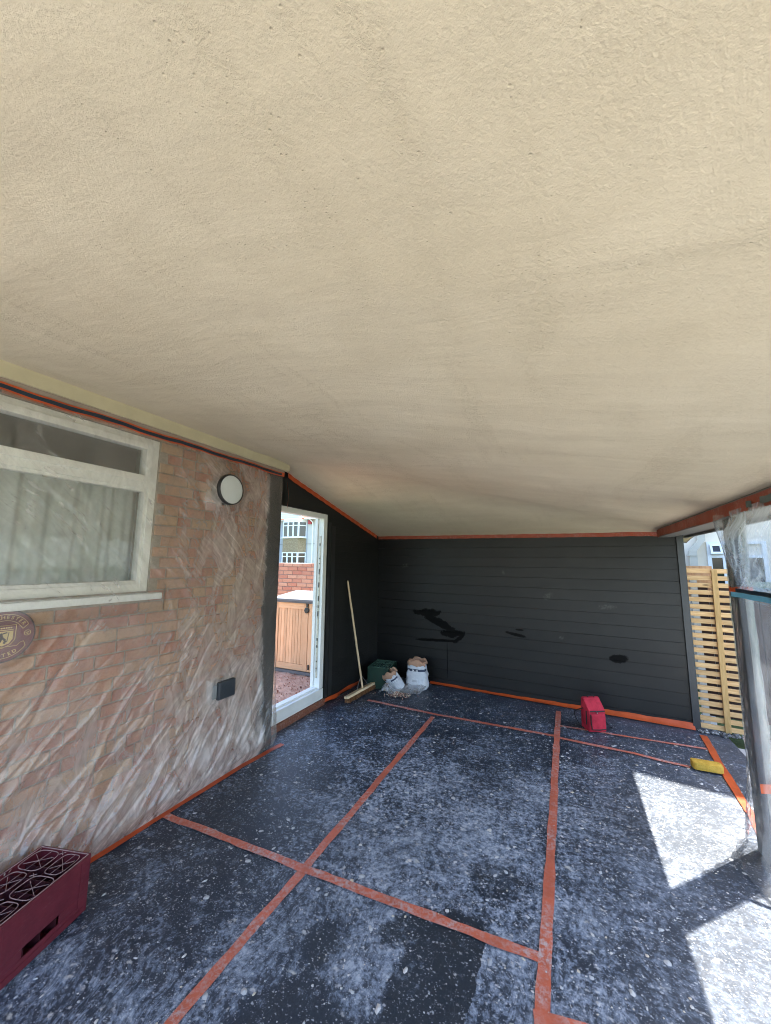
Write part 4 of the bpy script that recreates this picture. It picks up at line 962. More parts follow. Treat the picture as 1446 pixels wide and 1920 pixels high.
# =================================================================== SACKS, FILM SCRAP, RUBBLE
def sack(name, loc, prof, lean, rz, label, paper, seed, open_in=.09):
    s = empty(name, loc, rz, label=label, cat='sack', group='paper plaster sacks'); s.rotation_euler = (lean[0], lean[1], rz)
    n = 64; rows = []
    for r_, z_ in prof:
        row = []
        for k in range(n):
            a = 2 * math.pi * k / n
            wr = 1 + .09 * float(fnoise(np.array(math.cos(a) * 2.2 + seed), np.array(math.sin(a) * 2.2 + z_ * 9), seed)) * 2 + .035 * math.sin(a * 9 + z_ * 30 + seed) * (z_ > .05)
            e = .72; ca, sa = math.cos(a), math.sin(a)
            row.append((r_ * wr * math.copysign(abs(ca) ** e, ca) * 1.08, r_ * wr * .82 * math.copysign(abs(sa) ** e, sa), z_ + .010 * float(fnoise(np.array(a * 2.), np.array(z_ * 20), seed + 3)) * (z_ > .02) * 2))
        rows.append(row)
    P = np.array(rows + []); P = np.concatenate([P, P[:, :1]], 1)
    grid('bag', P.transpose(1, 0, 2), paper, s)
    b = MB(); bot = [tuple(P[0, k]) for k in range(n)]; b.add(bot, [tuple(range(n - 1, -1, -1))]); b.build('bag_base', paper, s)
    # rolled-down brown inner ply around the mouth
    rt_, zt = prof[-1]; rows = []
    for i, (dr, dz) in enumerate(((.006, -.030), (.014, -.012), (.012, .012), (0, .030), (-.014, .026), (-.020, .0), (-.022, -.05), (-.024, -open_in))):
        row = []
        for k in range(n + 1):
            a = 2 * math.pi * (k % n) / n; ca, sa = math.cos(a), math.sin(a); e = .72
            wr = 1 + .10 * float(fnoise(np.array(ca * 2.2 + seed), np.array(sa * 2.2 + zt * 9), seed)) * 2 + .05 * math.sin(a * 5 + seed)
            r_ = (rt_ + dr) * wr
            row.append((r_ * math.copysign(abs(ca) ** e, ca) * 1.08, r_ * .82 * math.copysign(abs(sa) ** e, sa), zt + dz + .03 * math.sin(a * 2 + seed) * (i > 1) * .5 + .012 * math.sin(a * 6 + i)))
        rows.append(row)
    grid('rolled_rim', np.array(rows).transpose(1, 0, 2), MAT['kraft'], s)
    b = MB(); b.add([(p[0], p[1], zt - open_in + .002) for p in rows[-1][:-1]], [tuple(range(n))]); b.build('powder', plain('plaster_powder', (.50, .42, .36), .95, .15, 60, .5) if 'plaster_powder' not in bpy.data.materials else bpy.data.materials['plaster_powder'], s)
    return s
MAT['kraft'] = plain('brown_paper', (.42, .25, .165), .85, .18, 18, .4)
def m_sack():
    t = NT('printed_white_paper'); v = t.coord(); X, Y, Z = t.sep(v)[:3]
    n = t.noise(v, 14, 5, .6); c = t.mix(t.ramp(n, [(.3, 0), (.7, 1)]), (.50, .53, .58), (.66, .69, .73))
    ang = t.math('ARCTAN2', X, t.math('MULTIPLY', Y, -1.0))
    return t, v, X, Y, Z, c, ang
def band(t, V, a, b_):
    return t.math('MULTIPLY', t.math('GREATER_THAN', V, a), t.math('LESS_THAN', V, b_))
t, v, X, Y, Z, c, ang = m_sack()
c = t.mix(t.math('MULTIPLY', band(t, Z, .232, .262), band(t, ang, -1.15, 1.5)), c, (.045, .060, .10))
c = t.mix(t.math('MULTIPLY', t.math('MULTIPLY', band(t, Z, .290, .328), band(t, ang, .10, .24)), .8), c, (.09, .13, .30))
ln_ = t.math('GREATER_THAN', t.math('FRACT', t.math('MULTIPLY', Z, 120.0)), .45)
c = t.mix(t.math('MULTIPLY', t.math('MULTIPLY', t.math('MULTIPLY', band(t, Z, .10, .128), band(t, ang, -.35, .25)), ln_), .6), c, (.12, .12, .15))
c = t.mix(t.ramp(t.noise(v, 6, 4), [(.55, 0), (.75, .35)]), c, (.50, .45, .40))
MAT['sack_a'] = t.bsdf(c, .6, t.bump(t.noise(v, 22, 5, .6, .7), .9, .016), .3)
sa_ = sack('plaster_sack', (-1.868, 4.985, .008), [(.122, 0), (.136, .02), (.138, .08), (.128, .14), (.136, .18), (.118, .225), (.116, .27), (.108, .33)], (.02, .0), .05, 'upright white plaster sack with rolled brown mouth, right of the tilted one', MAT['sack_a'], 5, .05)
its = [(ch, x, .0, 0, .034) for ch, x in (('A', -.048), ('9', .0), ('0', .024))]
MAT['print'] = plain('white_print', (.72, .74, .76), .6, .03)
for w_it in ([q] for q in its):
    tm = text_mesh(w_it, Matrix.Identity(4)); out = []
    for (x, y, z) in tm.v:
        a = x / .119 - .08; rr_ = .1325; ca, sa2 = math.sin(a), -math.cos(a); e = .72
        out.append((rr_ * 1.08 * math.copysign(abs(ca) ** e, ca), rr_ * .86 * math.copysign(abs(sa2) ** e, sa2), .247 + y))
    tm.v = out; tm.build('lettering', MAT['print'], sa_)
t, v, X, Y, Z, c, ang = m_sack()
st_ = t.math('GREATER_THAN', t.math('FRACT', t.math('MULTIPLY', ang, 3.1)), .62)
c = t.mix(t.math('MULTIPLY', t.math('MULTIPLY', band(t, Z, .13, .24), st_), .45), c, (.30, .33, .42))
c = t.mix(t.math('MULTIPLY', band(t, Z, .165, .185), band(t, ang, .1, 1.4)), c, (.05, .06, .11))
c = t.mix(t.math('MULTIPLY', band(t, Z, .20, .215), band(t, ang, -1.0, -.7)), c, (.03, .03, .05))
MAT['sack_b'] = t.bsdf(c, .6, t.bump(t.noise(v, 22, 5, .6, .7), .9, .016), .3)
sack('plaster_sack', (-2.045, 4.80, .012), [(.070, 0), (.084, .02), (.088, .10), (.088, .18), (.086, .245)], (.36, -.50), -.1, 'open white plaster sack tilted towards the broom, brown lining showing', MAT['sack_b'], 11, .10)
# crumpled clear film lying before the sacks
yy, xx = np.meshgrid(np.linspace(0, 1, 60), np.linspace(0, 1, 90), indexing='ij')
px_ = -2.16 + xx * .42 + .05 * yy * (xx - .5); py_ = 4.45 + xx * .30 + yy * .26 - .02 * np.sin(xx * 7)
pz = .016 + .13 * np.exp(-((xx - .10) / .16) ** 2) * np.sin(np.clip(yy * 1.15 + .12, 0, 1) * math.pi) ** .8 + .10 * np.exp(-((xx - .85) / .18) ** 2) * yy + .06 * np.exp(-((xx - .5) / .2) ** 2) * yy + .03 * np.abs(fnoise(xx * 5, yy * 4, 111)) + .015 * np.abs(fnoise(xx * 14, yy * 12, 113))
grid('plastic_scrap', np.stack([px_, py_, pz], -1), m_film('scrap_polythene', .55, gloss=.35), label='crumpled clear plastic lying on the floor in front of the two sacks', cat='plastic sheet')
b = MB()
for i in range(520):
    rr = abs(random.gauss(0, .5)); a = random.uniform(0, 6.28); x = -2.0 + .16 * rr * math.cos(a) + .05 * math.sin(a) * rr; y = 4.60 + .11 * rr * math.sin(a)
    s = random.uniform(.004, .013); z = .012 + .035 * math.exp(-rr * rr * 2) * random.random()
    Mx = Matrix.Translation((x, y, z)) @ Matrix.Rotation(random.uniform(0, 6), 4, (random.random(), random.random(), 1)) @ Matrix.Diagonal((s, s * .8, s * .5, 1))
    b.add([(1, 0, 0), (-1, 0, 0), (0, 1, 0), (0, -1, 0), (0, 0, 1), (0, 0, -1)], [(0, 2, 4), (2, 1, 4), (1, 3, 4), (3, 0, 4), (2, 0, 5), (1, 2, 5), (3, 1, 5), (0, 3, 5)], Mx)
t = NT('rubble_chip'); g = t.n('NewGeometry'); t.bsdf(t.ramp(g.outputs['Random Per Island'], [(0, (.32, .17, .14)), (.4, (.50, .34, .27)), (.7, (.62, .55, .42)), (.9, (.26, .2, .15))], 'CONSTANT'), .9)
b.build('rubble', t.m, kind='stuff')

# =================================================================== RED BAG
bag = empty('cool_bag', (.185, 4.60, .008), math.atan2(.73, .69) - .28, label='small red zipped bag with black straps on the floor by the back wall', cat='bag')
t = NT('red_canvas'); v = t.coord()
c = t.mix(t.ramp(t.noise(v, 9, 6, .65, .4), [(.35, 0), (.65, 1)]), (.34, .014, .032), (.52, .030, .055)); c = t.mix(t.ramp(t.noise(v, 22, 6, .7), [(.55, 0), (.75, .5)]), c, (.12, .012, .02))
MAT['redcloth'] = t.bsdf(c, .8, t.bump(t.noise(v, 22, 4, .6), .5, .008, t.bump(t.noise(v, 300, 2), .3, .002)), .3); MAT['webbing'] = plain('black_webbing', (.012, .011, .013), .7, .2, 60, .3)
# local x: along the zipped front, local -y: the front
b = MB(); hw = .088
side = [(-.068, 0), (.070, 0), (.074, .02), (.070, .20), (.060, .285), (.045, .305), (.02, .300), (-.056, .215), (-.066, .200), (-.072, .03)]
Ms = Matrix(((0, 0, 1, -hw), (1, 0, 0, 0), (0, 1, 0, 0), (0, 0, 0, 1)))
b.prism(side, 2 * hw, Ms); b.build('body', MAT['redcloth'], bag, True, bevel=.012)
b = MB(); fl_ = [(-.075, .018), (-.0735, .012), (-.0735, .182), (-.079, .190), (-.088, .17), (-.090, .04), (-.085, .022)]
b.prism([(-.074, .020), (-.088, .026), (-.092, .06), (-.088, .165), (-.074, .178)], 2 * hw - .03, Matrix(((0, 0, 1, -hw + .015), (1, 0, 0, 0), (0, 1, 0, 0), (0, 0, 0, 1)))); b.build('front_pocket', MAT['redcloth'], bag, True, bevel=.007)
b = MB()
b.tube([(-hw + .012, -.071, .196), (0, -.073, .196), (hw - .012, -.071, .196)], .0065, 8)
b.tube([(-hw + .016, -.086, .033), (0, -.089, .028), (hw - .016, -.086, .033)], .0055, 8)
b.tube([(-hw + .012, -.078, .17), (-hw + .010, -.082, .10), (-hw + .018, -.086, .036)], .005, 8); b.build('zip', MAT['webbing'], bag, True)
b = MB(); b.box((-.02, -.098, .186), (-.012, -.076, .196)); b.build('zip_pull', plain('steel_pull', (.5, .5, .5), .3, .05, metal=.9), bag)
def strap(pts, w=.016):
    b = MB(); pts = [Vector(p) for p in pts]
    for i in range(len(pts) - 1):
        a_, c_ = pts[i], pts[i + 1]; t_ = (c_ - a_).normalized(); sd2 = Vector((0, 1, 0)) - t_ * t_.y; sd2.normalize(); n_ = t_.cross(sd2)
        vs = [a_ - sd2 * w / 2 - n_ * .0015, a_ + sd2 * w / 2 - n_ * .0015, a_ + sd2 * w / 2 + n_ * .0015, a_ - sd2 * w / 2 + n_ * .0015, c_ - sd2 * w / 2 - n_ * .0015, c_ + sd2 * w / 2 - n_ * .0015, c_ + sd2 * w / 2 + n_ * .0015, c_ - sd2 * w / 2 + n_ * .0015]
        b.add(vs, [(0, 1, 5, 4), (1, 2, 6, 5), (2, 3, 7, 6), (3, 0, 4, 7), (0, 3, 2, 1), (4, 5, 6, 7)])
    b.build('strap', MAT['webbing'], bag)
strap([(hw + .002, .0, .20), (hw + .016, -.004, .15), (hw + .03, -.008, .09), (hw + .055, -.01, .04), (hw + .08, -.012, .012), (hw + .10, -.01, .014), (hw + .085, .01, .03), (hw + .06, .02, .06)])
strap([(-hw - .002, .02, .20), (-hw - .03, .03, .19), (-hw - .075, .05, .165), (-hw - .085, .05, .13), (-hw - .06, .04, .07), (-hw - .03, .03, .02), (-hw - .005, .02, .012)])
b = MB(); b.tube([(-.035, .022, .300), (-.030, .022, .318), (0, .022, .326), (.030, .022, .318), (.035, .022, .300)], .005, 6); b.build('handle', MAT['webbing'], bag, True)
b = MB(); b.tube([(-hw - .004, -.03, .19), (-hw - .006, -.03, .06)], .006, 6); b.build('side_piping', MAT['webbing'], bag, True)

# =================================================================== SPONGE
b = MB(); b.prism([(-.10, -.035), (-.085, -.048), (.078, -.048), (.10, -.036), (.104, .02), (.09, .044), (-.09, .044), (-.103, .028)], .058)
t = NT('yellow_sponge'); v = t.coord()
c = t.mix(t.ramp(t.noise(v, 22, 5, .65), [(.3, 0), (.7, 1)]), (.50, .30, .045), (.66, .43, .085)); c = t.mix(t.ramp(t.voro(v, 130), [(.1, .6), (.3, 0)]), c, (.28, .16, .03))
t.bsdf(c, .95, t.bump(t.noise(v, 130, 4, .7), .8, .008), .1)
o = b.build('sponge', t.m, None, True, bevel=.010, label='yellow tiling sponge lying on the floor near the right edge', cat='sponge'); o.location = (.972, 4.150, .010); o.rotation_euler = (0, 0, .04)

# =================================================================== PLASTER FLAKES ON THE FLOOR
N = 5200
vs = []; fs = []
cnt = 0
while cnt < N:
    x, y = random.uniform(-2.42, 1.15), random.uniform(.75, 5.0)
    dens = .30 + .55 * float(sstep(-2.2, .2, np.array(x))) + .25 * float(fnoise(np.array(x * 1.4), np.array(y * 1.4), 121)) * 2
    if random.random() > dens: continue
    if y > yb(x) - .1: continue
    if -.70 < x < -.40 and 1.25 < y < 1.95 and random.random() < .75: continue
    s = min(.017, .0020 + .0026 * random.paretovariate(1.7) * random.random()); el = random.uniform(.45, 1); a0 = random.uniform(0, 6.28)
    n_ = 7; base = len(vs); z0 = float(floor_z(np.array(x), np.array(y))) + .0012
    if random.random() < .02: z0 += .013
    for k in range(n_):
        a = 2 * math.pi * k / n_; rr = s * random.uniform(.65, 1.2); xx_, yy_ = rr * math.cos(a), rr * el * math.sin(a)
        vs.append((x + xx_ * math.cos(a0) - yy_ * math.sin(a0), y + xx_ * math.sin(a0) + yy_ * math.cos(a0), z0))
    vs.append((x, y, z0 + s * .22 + .0008))
    fs += [(base + k, base + (k + 1) % n_, base + n_) for k in range(n_)]
    cnt += 1
b = MB(); b.v = vs; b.f = fs
t = NT('plaster_flake'); g = t.n('NewGeometry'); t.bsdf(t.ramp(g.outputs['Random Per Island'], [(0, (.46, .48, .50)), (.5, (.56, .56, .55)), (.78, (.56, .51, .41)), (.9, (.38, .40, .43))], 'CONSTANT'), .9)
b.build('plaster_flakes', t.m, kind='stuff')

# =================================================================== BIN STORE BEYOND THE DOOR
bs = empty('bin_store', (-3.6, 4.77, .0), .01, label='orange timber bin store with grey lid seen through the doorway', cat='store')
x0, x1 = -.60, .75                                        # local x; front at local y = 0
b = MB(); b.box((x0, .03, .04), (x1, .58, 1.05)); b.build('carcass', MAT['cedarx'], bs)
b = MB(); b.box((x0 - .01, -.01, .0), (x1 + .01, .60, .04)); b.build('plinth', plain('grey_plinth', (.13, .12, .12), .7, .1, 14, .2), bs)
def door(xa_, xb_):
    f = MB(); f.box((xa_, .0, .055), (xa_ + .075, .029, 1.035)); f.box((xb_ - .075, .0, .055), (xb_, .029, 1.035)); d_ = f.build('door', MAT['cedar'], bs, bevel=.002)
    f = MB(); f.box((xa_ + .076, .001, .055), (xb_ - .076, .029, .14)); f.build('rail', MAT['cedarx'], d_, bevel=.002)
    f = MB(); f.box((xa_ + .076, .001, .945), (xb_ - .076, .029, 1.035)); f.build('rail', MAT['cedarx'], d_, bevel=.002)
    n_ = 9; w_b = (xb_ - xa_ - .154) / n_
    for i in range(n_):
        f = MB(); f.box((xa_ + .077 + w_b * i + .0018, .009 + .001 * (i % 2), .1415), (xa_ + .077 + w_b * (i + 1) - .0018, .029, .9435)); f.build('board', MAT['cedar'], d_, bevel=.0025)
    return d_
door(-.575, .062); door(.070, .70)
lid = MB(); lid.add([(x0 - .03, -.05, 1.065), (x1 + .03, -.05, 1.065), (x1 + .03, .60, 1.145), (x0 - .03, .60, 1.145), (x0 - .03, -.05, 1.095), (x1 + .03, -.05, 1.095), (x1 + .03, .60, 1.175), (x0 - .03, .60, 1.175)], [(0, 3, 2, 1), (4, 5, 6, 7), (0, 1, 5, 4), (1, 2, 6, 5), (2, 3, 7, 6), (3, 0, 4, 7)])
lid.build('lid', plain('pale_grey_lid', (.15, .152, .16), .7, .08, 12, .3), bs, bevel=.003)
b = MB(); b.box((x0 - .02, -.042, 1.042), (x1 + .02, -.02, 1.064)); b.build('lid_trim', plain('grey_trim', (.10, .10, .11), .6), bs)
b = MB(); b.box((.030, -.012, .98), (.062, -.002, 1.043)); b.lathe([(.030, 0), (.046, .004), (.046, .016), (.034, .02)], 6, Matrix.Translation((.042, -.002, .935)) @ Matrix.Rotation(R(90), 4, 'X')); b.build('hasp', MAT['black'], bs, bevel=.002)
b = MB(); b.box((.088, -.014, .085), (.112, -.001, .155)); b.build('latch', MAT['black'], bs, bevel=.002)
b = MB(); b.box((-.59, -.012, .08), (-.56, -.001, .16)); b.build('hinge', plain('rusty_hinge', (.16, .06, .035), .7), bs); b = MB(); b.box((-.555, -.012, .955), (-.545, -.001, 1.02)); b.build('hinge', MAT['black'], bs)

# garden wall behind it
gw = empty('garden_wall', (-4.6, 5.90, 0), .0, label='red brick garden wall standing behind the orange bin store', cat='wall')
b = MB(); b.box((-3.4, .012, 0), (.52, .21, 1.625)); b.build('mortar_core', MAT['redmortar'], gw)
GB = brick_mesh('brick', .215, MAT['redbrick']); fb = MB()
Mw = Matrix.Rotation(R(-90), 4, 'Z')
for ci in range(22):
    zc = 1.601 - ci * .0755
    if zc < 0: break
    for k in range(18):
        xc = .38 - .2255 * k - (.11 if ci % 2 else 0)
        if ci < 8 and xc > -.95:
            o = bpy.data.objects.new('brick', GB); COL.objects.link(o); o.parent = gw; o.location = (xc, .004 + random.uniform(-.003, .003), zc); o.rotation_euler = (0, 0, R(-90) + random.uniform(-.012, .012))
        elif xc > -3.3:
            fb.box((xc - .1075, .0, zc - .032), (xc + .1075, .04, zc + .032))
fb.build('brickwork', MAT['redbrick_far'], gw, kind='stuff')
tl_ = empty('trellis', (-3.98, 5.86, 0), label='small weathered trellis panel at the right end of the red brick wall', cat='trellis')
for k in range(3):
    b = MB(); z0 = .9 + k * .22
    b.box((-.012, -.012, 0), (.012, .012, .26), Matrix.Translation((-.085, 0, z0)) @ Matrix.Rotation(R(38), 4, 'Y')); b.build('lath', MAT['upvc_grey'], tl_)
    b = MB(); b.box((-.012, .013, 0), (.012, .03, .26), Matrix.Translation((.085, 0, z0)) @ Matrix.Rotation(R(-38), 4, 'Y')); b.build('lath', MAT['upvc_grey'], tl_)
b = MB(); b.box((-.13, -.02, 0), (-.10, .02, 1.62)); b.box((.10, -.02, 0), (.13, .02, 1.62)); b.build('frame_post', plain('dark_timber', (.16, .08, .05), .8), tl_)
# loose rubble on the path
b = MB()
for i in range(900):
    x, y = random.uniform(-4.6, -2.85), random.uniform(3.1, 4.74); s = random.uniform(.004, .014) * (1.8 if random.random() < .06 else 1)
    Mx = Matrix.Translation((x, y, .004 + s * .3)) @ Matrix.Rotation(random.uniform(0, 6), 4, (random.random(), random.random(), 1)) @ Matrix.Diagonal((s, s * .8, s * .6, 1))
    b.add([(1, 0, 0), (-1, 0, 0), (0, 1, 0), (0, -1, 0), (0, 0, 1), (0, 0, -1)], [(0, 2, 4), (2, 1, 4), (1, 3, 4), (3, 0, 4), (2, 0, 5), (1, 2, 5), (3, 1, 5), (0, 3, 5)], Mx)
t = NT('brick_rubble'); g = t.n('NewGeometry'); t.bsdf(t.ramp(g.outputs['Random Per Island'], [(0, (.28, .10, .06)), (.4, (.40, .19, .12)), (.7, (.50, .32, .24)), (.92, (.16, .07, .05))], 'CONSTANT'), .95)
b.build('brick_rubble', t.m, kind='stuff')

# =================================================================== HOUSE ACROSS THE ROAD
hs = empty('bay_house', (-19.3, 24, 0), label='grey rendered house with white bay windows beyond the red garden wall', cat='house')
def H(n): return n
grey = plain('grey_render', (.36, .38, .43), .9, .05, 1.5, .2); whitep = plain('white_paint', (.78, .80, .82), .5, .04, 2, .05); cream2 = plain('pale_render', (.60, .59, .57), .9, .05, 1.5, .2)
t = NT('pebbledash'); v = t.coord(); t.bsdf(t.mix(t.ramp(t.noise(v, 14, 6, .75), [(.35, 0), (.65, 1)]), (.20, .145, .085), (.42, .33, .22)), .95, t.bump(t.noise(v, 30, 4), .8, .05)); pebble = t.m
redroof = plain('red_roof_tile', (.42, .17, .11), .85, .2, 6, .4)
b = MB(); b.box((-3.2, .0, 0), (1.18, 6, 4.98)); b.build('wall', grey, hs)
b = MB(); b.box((1.181, .02, 0), (2.28, 6, 4.97)); b.build('side_wall', cream2, hs)
bx0, bx1 = -1.13, 1.06 - .0
yf = -.55
# bay walls under and between the windows
def bayrow(z0, z1, mat, name, y=yf, inset=0):
    b = MB(); b.prism([(bx0, 0), (bx0 + .35, y), (bx1 - .35, y), (bx1, 0)], z1 - z0, Matrix.Translation((0, -.001, z0))); return b.build(name, mat, hs)
bayrow(2.36, 3.46, pebble, 'bay_panel'); bayrow(0, 1.1, pebble, 'bay_panel'); bayrow(4.78, 5.0, whitep, 'bay_head')
def baywin(z0, z1):
    core = MB(); core.prism([(bx0 + .04, 0), (bx0 + .37, yf + .05), (bx1 - .37, yf + .05), (bx1 - .04, 0)], z1 - z0, Matrix.Translation((0, .02, z0)))
    w = MB(); segs = [((bx0, 0), (bx0 + .35, yf)), ((bx0 + .35, yf), (bx0 + .35 + (bx1 - bx0 - .7) / 3, yf)), ((bx0 + .35 + (bx1 - bx0 - .7) / 3, yf), (bx0 + .35 + 2 * (bx1 - bx0 - .7) / 3, yf)), ((bx0 + .35 + 2 * (bx1 - bx0 - .7) / 3, yf), (bx1 - .35, yf)), ((bx1 - .35, yf), (bx1, 0))]
    zt = z0 + (z1 - z0) * .74
    for (p, q) in segs:
        d_ = Vector((q[0] - p[0], q[1] - p[1])); L_ = d_.length; M_ = Matrix.Translation((p[0], p[1], 0)) @ Matrix.Rotation(math.atan2(d_.y, d_.x), 4, 'Z')
        w.box((0, -.03, z0), (.065, .03, z1), M_); w.box((L_ - .065, -.03, z0), (L_, .03, z1), M_)
        for (za, zc) in ((z0, z0 + .09), (zt - .035, zt + .035), (z1 - .07, z1)): w.box((.065, -.029, za), (L_ - .065, .029, zc), M_)
    wn = w.build('window', whitep, hs)
    for (p, q) in segs:
        d_ = Vector((q[0] - p[0], q[1] - p[1])); L_ = d_.length; M_ = Matrix.Translation((p[0], p[1], 0)) @ Matrix.Rotation(math.atan2(d_.y, d_.x), 4, 'Z')
        for (za, zc) in ((z0 + .09, zt - .035), (zt + .035, z1 - .07)):
            g_ = MB(); g_.box((.066, .0, za), (L_ - .066, .02, zc), M_); g_.build('pane', MAT['glass'], wn)
    return wn
baywin(3.50, 4.78); baywin(1.1, 2.36)
b = MB(); b.box((bx0 - .05, yf - .08, 3.455), (bx1 + .05, -.001, 3.499)); b.build('bay_sill', whitep, hs)
gb = MB(); gb.prism([(bx0 - .35, 5.0), (bx1 + .1, 5.0), (bx1 - .75, 5.78), (bx0 + 1.0, 6.15), (bx0 - .1, 5.5)], .1, Matrix(((1, 0, 0, 0), (0, 0, 1, yf - .12), (0, 1, 0, 0), (0, 0, 0, 1))))
gbo = gb.build('gable', whitep, hs)
for k in range(7): b = MB(); b.box((bx0 - .1 + k * .12, yf - .132, 5.06 + k * .14), (bx1 - .05 - k * .12, yf - .121, 5.075 + k * .14)); b.build('board_joint', plain('joint_grey', (.45, .48, .52), .6) if k == 0 else bpy.data.materials['joint_grey'], gbo)
b = MB(); b.add([(-3.4, -.35, 4.95), (2.5, -.35, 4.95), (2.5, 3.2, 7.6), (-3.4, 3.2, 7.6), (-3.4, -.35, 5.05), (2.5, -.35, 5.05), (2.5, 3.2, 7.7), (-3.4, 3.2, 7.7)], [(0, 3, 2, 1), (4, 5, 6, 7), (0, 1, 5, 4), (1, 2, 6, 5), (2, 3, 7, 6), (3, 0, 4, 7)]); b.build('roof', redroof, hs)
b = MB(); b.box((bx1 + .1, -.45, 4.90), (2.5, -.352, 5.02)); b.build('gutter', whitep, hs)
b = MB(); b.box((1.30, -.15, 4.56), (1.60, -.02, 4.86)); b.build('alarm_box', plain('red_box', (.42, .03, .04), .5), hs)
b = MB(); b.tube([(1.62, -.42, 4.92), (1.72, -.15, 4.70), (1.72, -.10, 4.4), (1.72, -.10, 1.2)], .045, 8); b.build('downpipe', whitep, hs, True)
b = MB(); b.tube([(-3.2, -.03, 3.02), (2.28, -.03, 3.02)], .012, 5); b.build('cable', MAT['black'], hs)
b = MB(); b.lathe([(.07, 0), (.10, .05), (.06, .2), (.03, .28)], 8, Matrix.Translation((-1.75, -.2, 1.75))); b.box((-1.76, -.18, 2.0), (-1.74, 0, 2.04)); b.build('porch_lamp', MAT['black'], hs)

# parked car, only its roof shows over the wall
car = empty('parked_car', (-8.75, 11.8, -.05), .0, label='white parked car whose roof just shows above the red garden wall', cat='car')
wc = plain('white_car_paint', (.78, .79, .80), .25, .02, 3, .0)
b = MB(); b.prism([(-2.0, .3), (2.0, .3), (2.05, .6), (1.9, .85), (1.1, .95), (.45, 1.50), (.2, 1.62), (-.95, 1.655), (-1.5, 1.5), (-1.95, .95), (-2.05, .6)], 1.6, Matrix(((1, 0, 0, 0), (0, 0, 1, -.8), (0, 1, 0, 0), (0, 0, 0, 1)))); b.build('body', wc, car, True, bevel=.06)
b = MB(); b.prism([(1.0, .97), (.42, 1.45), (-.9, 1.56), (-1.4, 1.42), (-1.7, .97)], 1.62, Matrix(((1, 0, 0, 0), (0, 0, 1, -.81), (0, 1, 0, 0), (0, 0, 0, 1)))); b.build('side_window', MAT['glass'], car)
for sx in (-1.25, 1.25):
    for sy in (-.8, .62):
        b = MB(); b.lathe([(.2, 0), (.31, .01), (.32, .09), (.31, .17), (.2, .18)], 20, Matrix.Translation((sx, sy + .18, .32)) @ Matrix.Rotation(R(90), 4, 'X')); b.build('wheel', MAT['black'], car, True)

# =================================================================== NEXT-DOOR HOUSE, RIGHT
nh = empty('neighbour_house', (1.0, 6.95, 0), R(-6.5), label='cream rendered house next door behind the slatted fence', cat='house')
cr = plain('cream_render', (.80, .715, .60), .9, .05, 2, .25)
b = MB(); b.box((.0, 0, -.05), (11, 7, 5.6)); b.build('wall', cr, nh)
b = MB(); ey_ = -.30; ez = 5.46
b.add([(-.2, ey_, ez - .1), (11.2, ey_, ez - .1), (11.2, 3.6, ez + 2.2), (-.2, 3.6, ez + 2.2), (-.2, ey_, ez), (11.2, ey_, ez), (11.2, 3.6, ez + 2.32), (-.2, 3.6, ez + 2.32)], [(0, 3, 2, 1), (4, 5, 6, 7), (0, 1, 5, 4), (1, 2, 6, 5), (2, 3, 7, 6), (3, 0, 4, 7)])
b.build('roof', redroof, nh)
rotn = Matrix.Rotation(R(6.5), 3, 'Z')
def nloc(x, y, z): q = rotn @ (Vector((x, y, z)) - Vector((1.0, 6.95, 0))); return q
pipe = plain('beige_downpipe', (.47, .44, .37), .55, .1, 6, .1)
pa = [nloc(1.775, 6.78, 2.9), nloc(1.765, 6.78, 2.02), nloc(1.66, 6.78, 1.872), nloc(1.645, 6.78, .2)]
b = MB(); hw_ = .043
for i, (p, q) in enumerate(zip(pa, pa[1:])):
    ux = Vector((hw_, 0, 0)); uy = Vector((0, .05, 0)); k = .001 * i
    vs = [p - ux - uy, p + ux - uy, p + ux + uy, p - ux + uy, q - ux - uy, q + ux - uy, q + ux + uy, q - ux + uy]
    b.add(vs, [(0, 4, 5, 1), (1, 5, 6, 2), (2, 6, 7, 3), (3, 7, 4, 0), (0, 1, 2, 3), (4, 7, 6, 5)])
b.build('downpipe', pipe, nh)
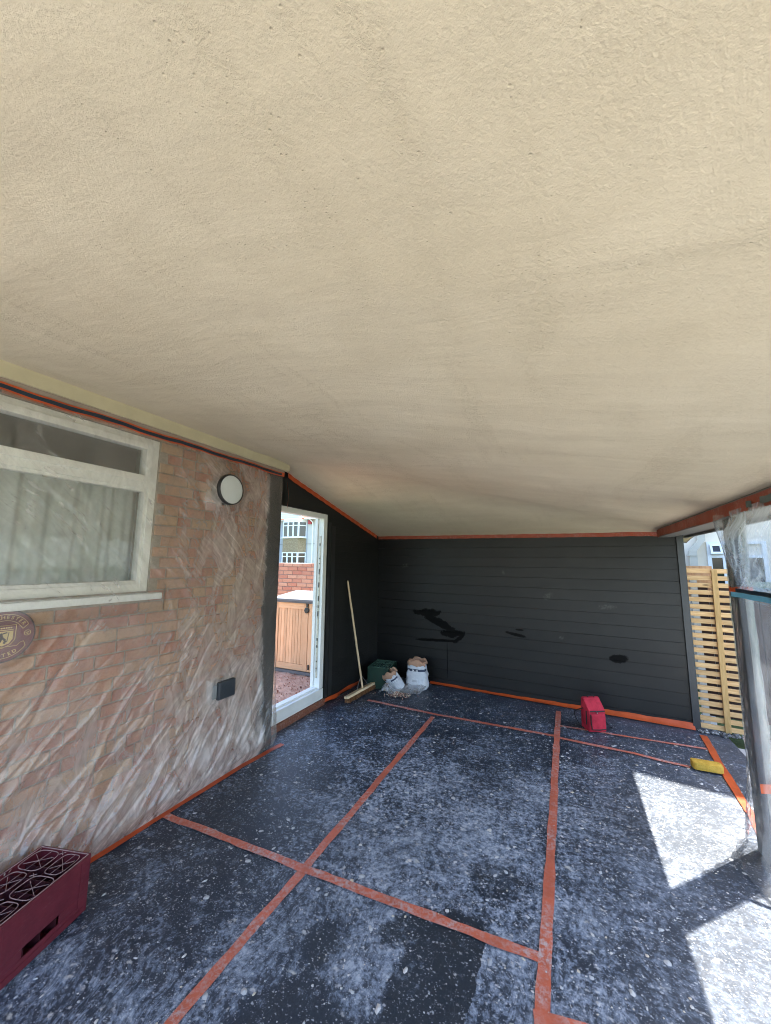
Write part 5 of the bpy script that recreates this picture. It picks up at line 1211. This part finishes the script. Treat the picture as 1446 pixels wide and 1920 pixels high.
b = MB(); q = nloc(1.645, 6.78, 1.80); b.box((q.x - .052, q.y - .058, q.z), (q.x + .052, q.y + .058, q.z + .02)); b.build('pipe_bracket', pipe, nh)
q0 = nloc(1.835, 6.82, 0); q1 = nloc(2.5, 6.82, 0)
b = MB(); yw = -.03
def nbox(b, xa_, xb_, za, zb, ya_=-.035, yb_=-.001): b.box((xa_, ya_, za), (xb_, yb_, zb))
wx0, wx1 = q0.x, q0.x + .62
nbox(b, wx0, wx0 + .045, .9, 2.0); nbox(b, wx1 - .045, wx1, .9, 2.0); nbox(b, wx0 + .045, wx1 - .045, 1.96, 2.0); nbox(b, wx0 + .045, wx1 - .045, 1.775, 1.81); nbox(b, wx0 + .045, wx1 - .045, .9, .95); nbox(b, wx0 + .16, wx0 + .19, .95, 1.775)
nw = b.build('window', whitep, nh)
b = MB(); nbox(b, wx0 + .0455, wx0 + .16, .95, 1.775, -.02, -.01); b.build('pane', MAT['glass'], nw); b = MB(); nbox(b, wx0 + .19, wx1 - .0455, .95, 1.775, -.02, -.01); b.build('pane', MAT['glass'], nw)
b = MB(); Mv = Matrix.Translation((wx0 + .03, -.04, 1.96)) @ Matrix.Rotation(R(-28), 4, 'X')
for (xa_, xb_, za, zb) in ((0, .13, -.03, 0), (0, .13, -.155, -.125), (0, .025, -.125, -.03), (.105, .13, -.125, -.03)): b.box((xa_, -.015, za), (xb_, .015, zb), Mv)
b.build('vent_sash', whitep, nw)
b = MB(); b.box((.025, -.004, -.125), (.105, .004, -.03), Mv); b.build('vent_pane', MAT['glass'], nw)
# garden boundary seen through the hanging film
gf = empty('boundary_fence', (1.72, 5.32, 0), R(-3), label='sage green garden fence seen through the hanging film beyond the post', cat='fence')
sage = plain('sage_paint', (.20, .255, .19), .8, .12, 6, .3)
for k in range(12):
    b = MB(); b.box((k * .40, 0, -.05), (k * .40 + .392, .03, 1.50 + .008 * (k % 3))); b.build('panel', sage, gf)
for k in range(3):
    b = MB(); b.box((k * 2.0 + 1.15, -.07, -.05), (k * 2.0 + 1.24, -.001, 1.56)); b.build('fence_post', sage, gf)
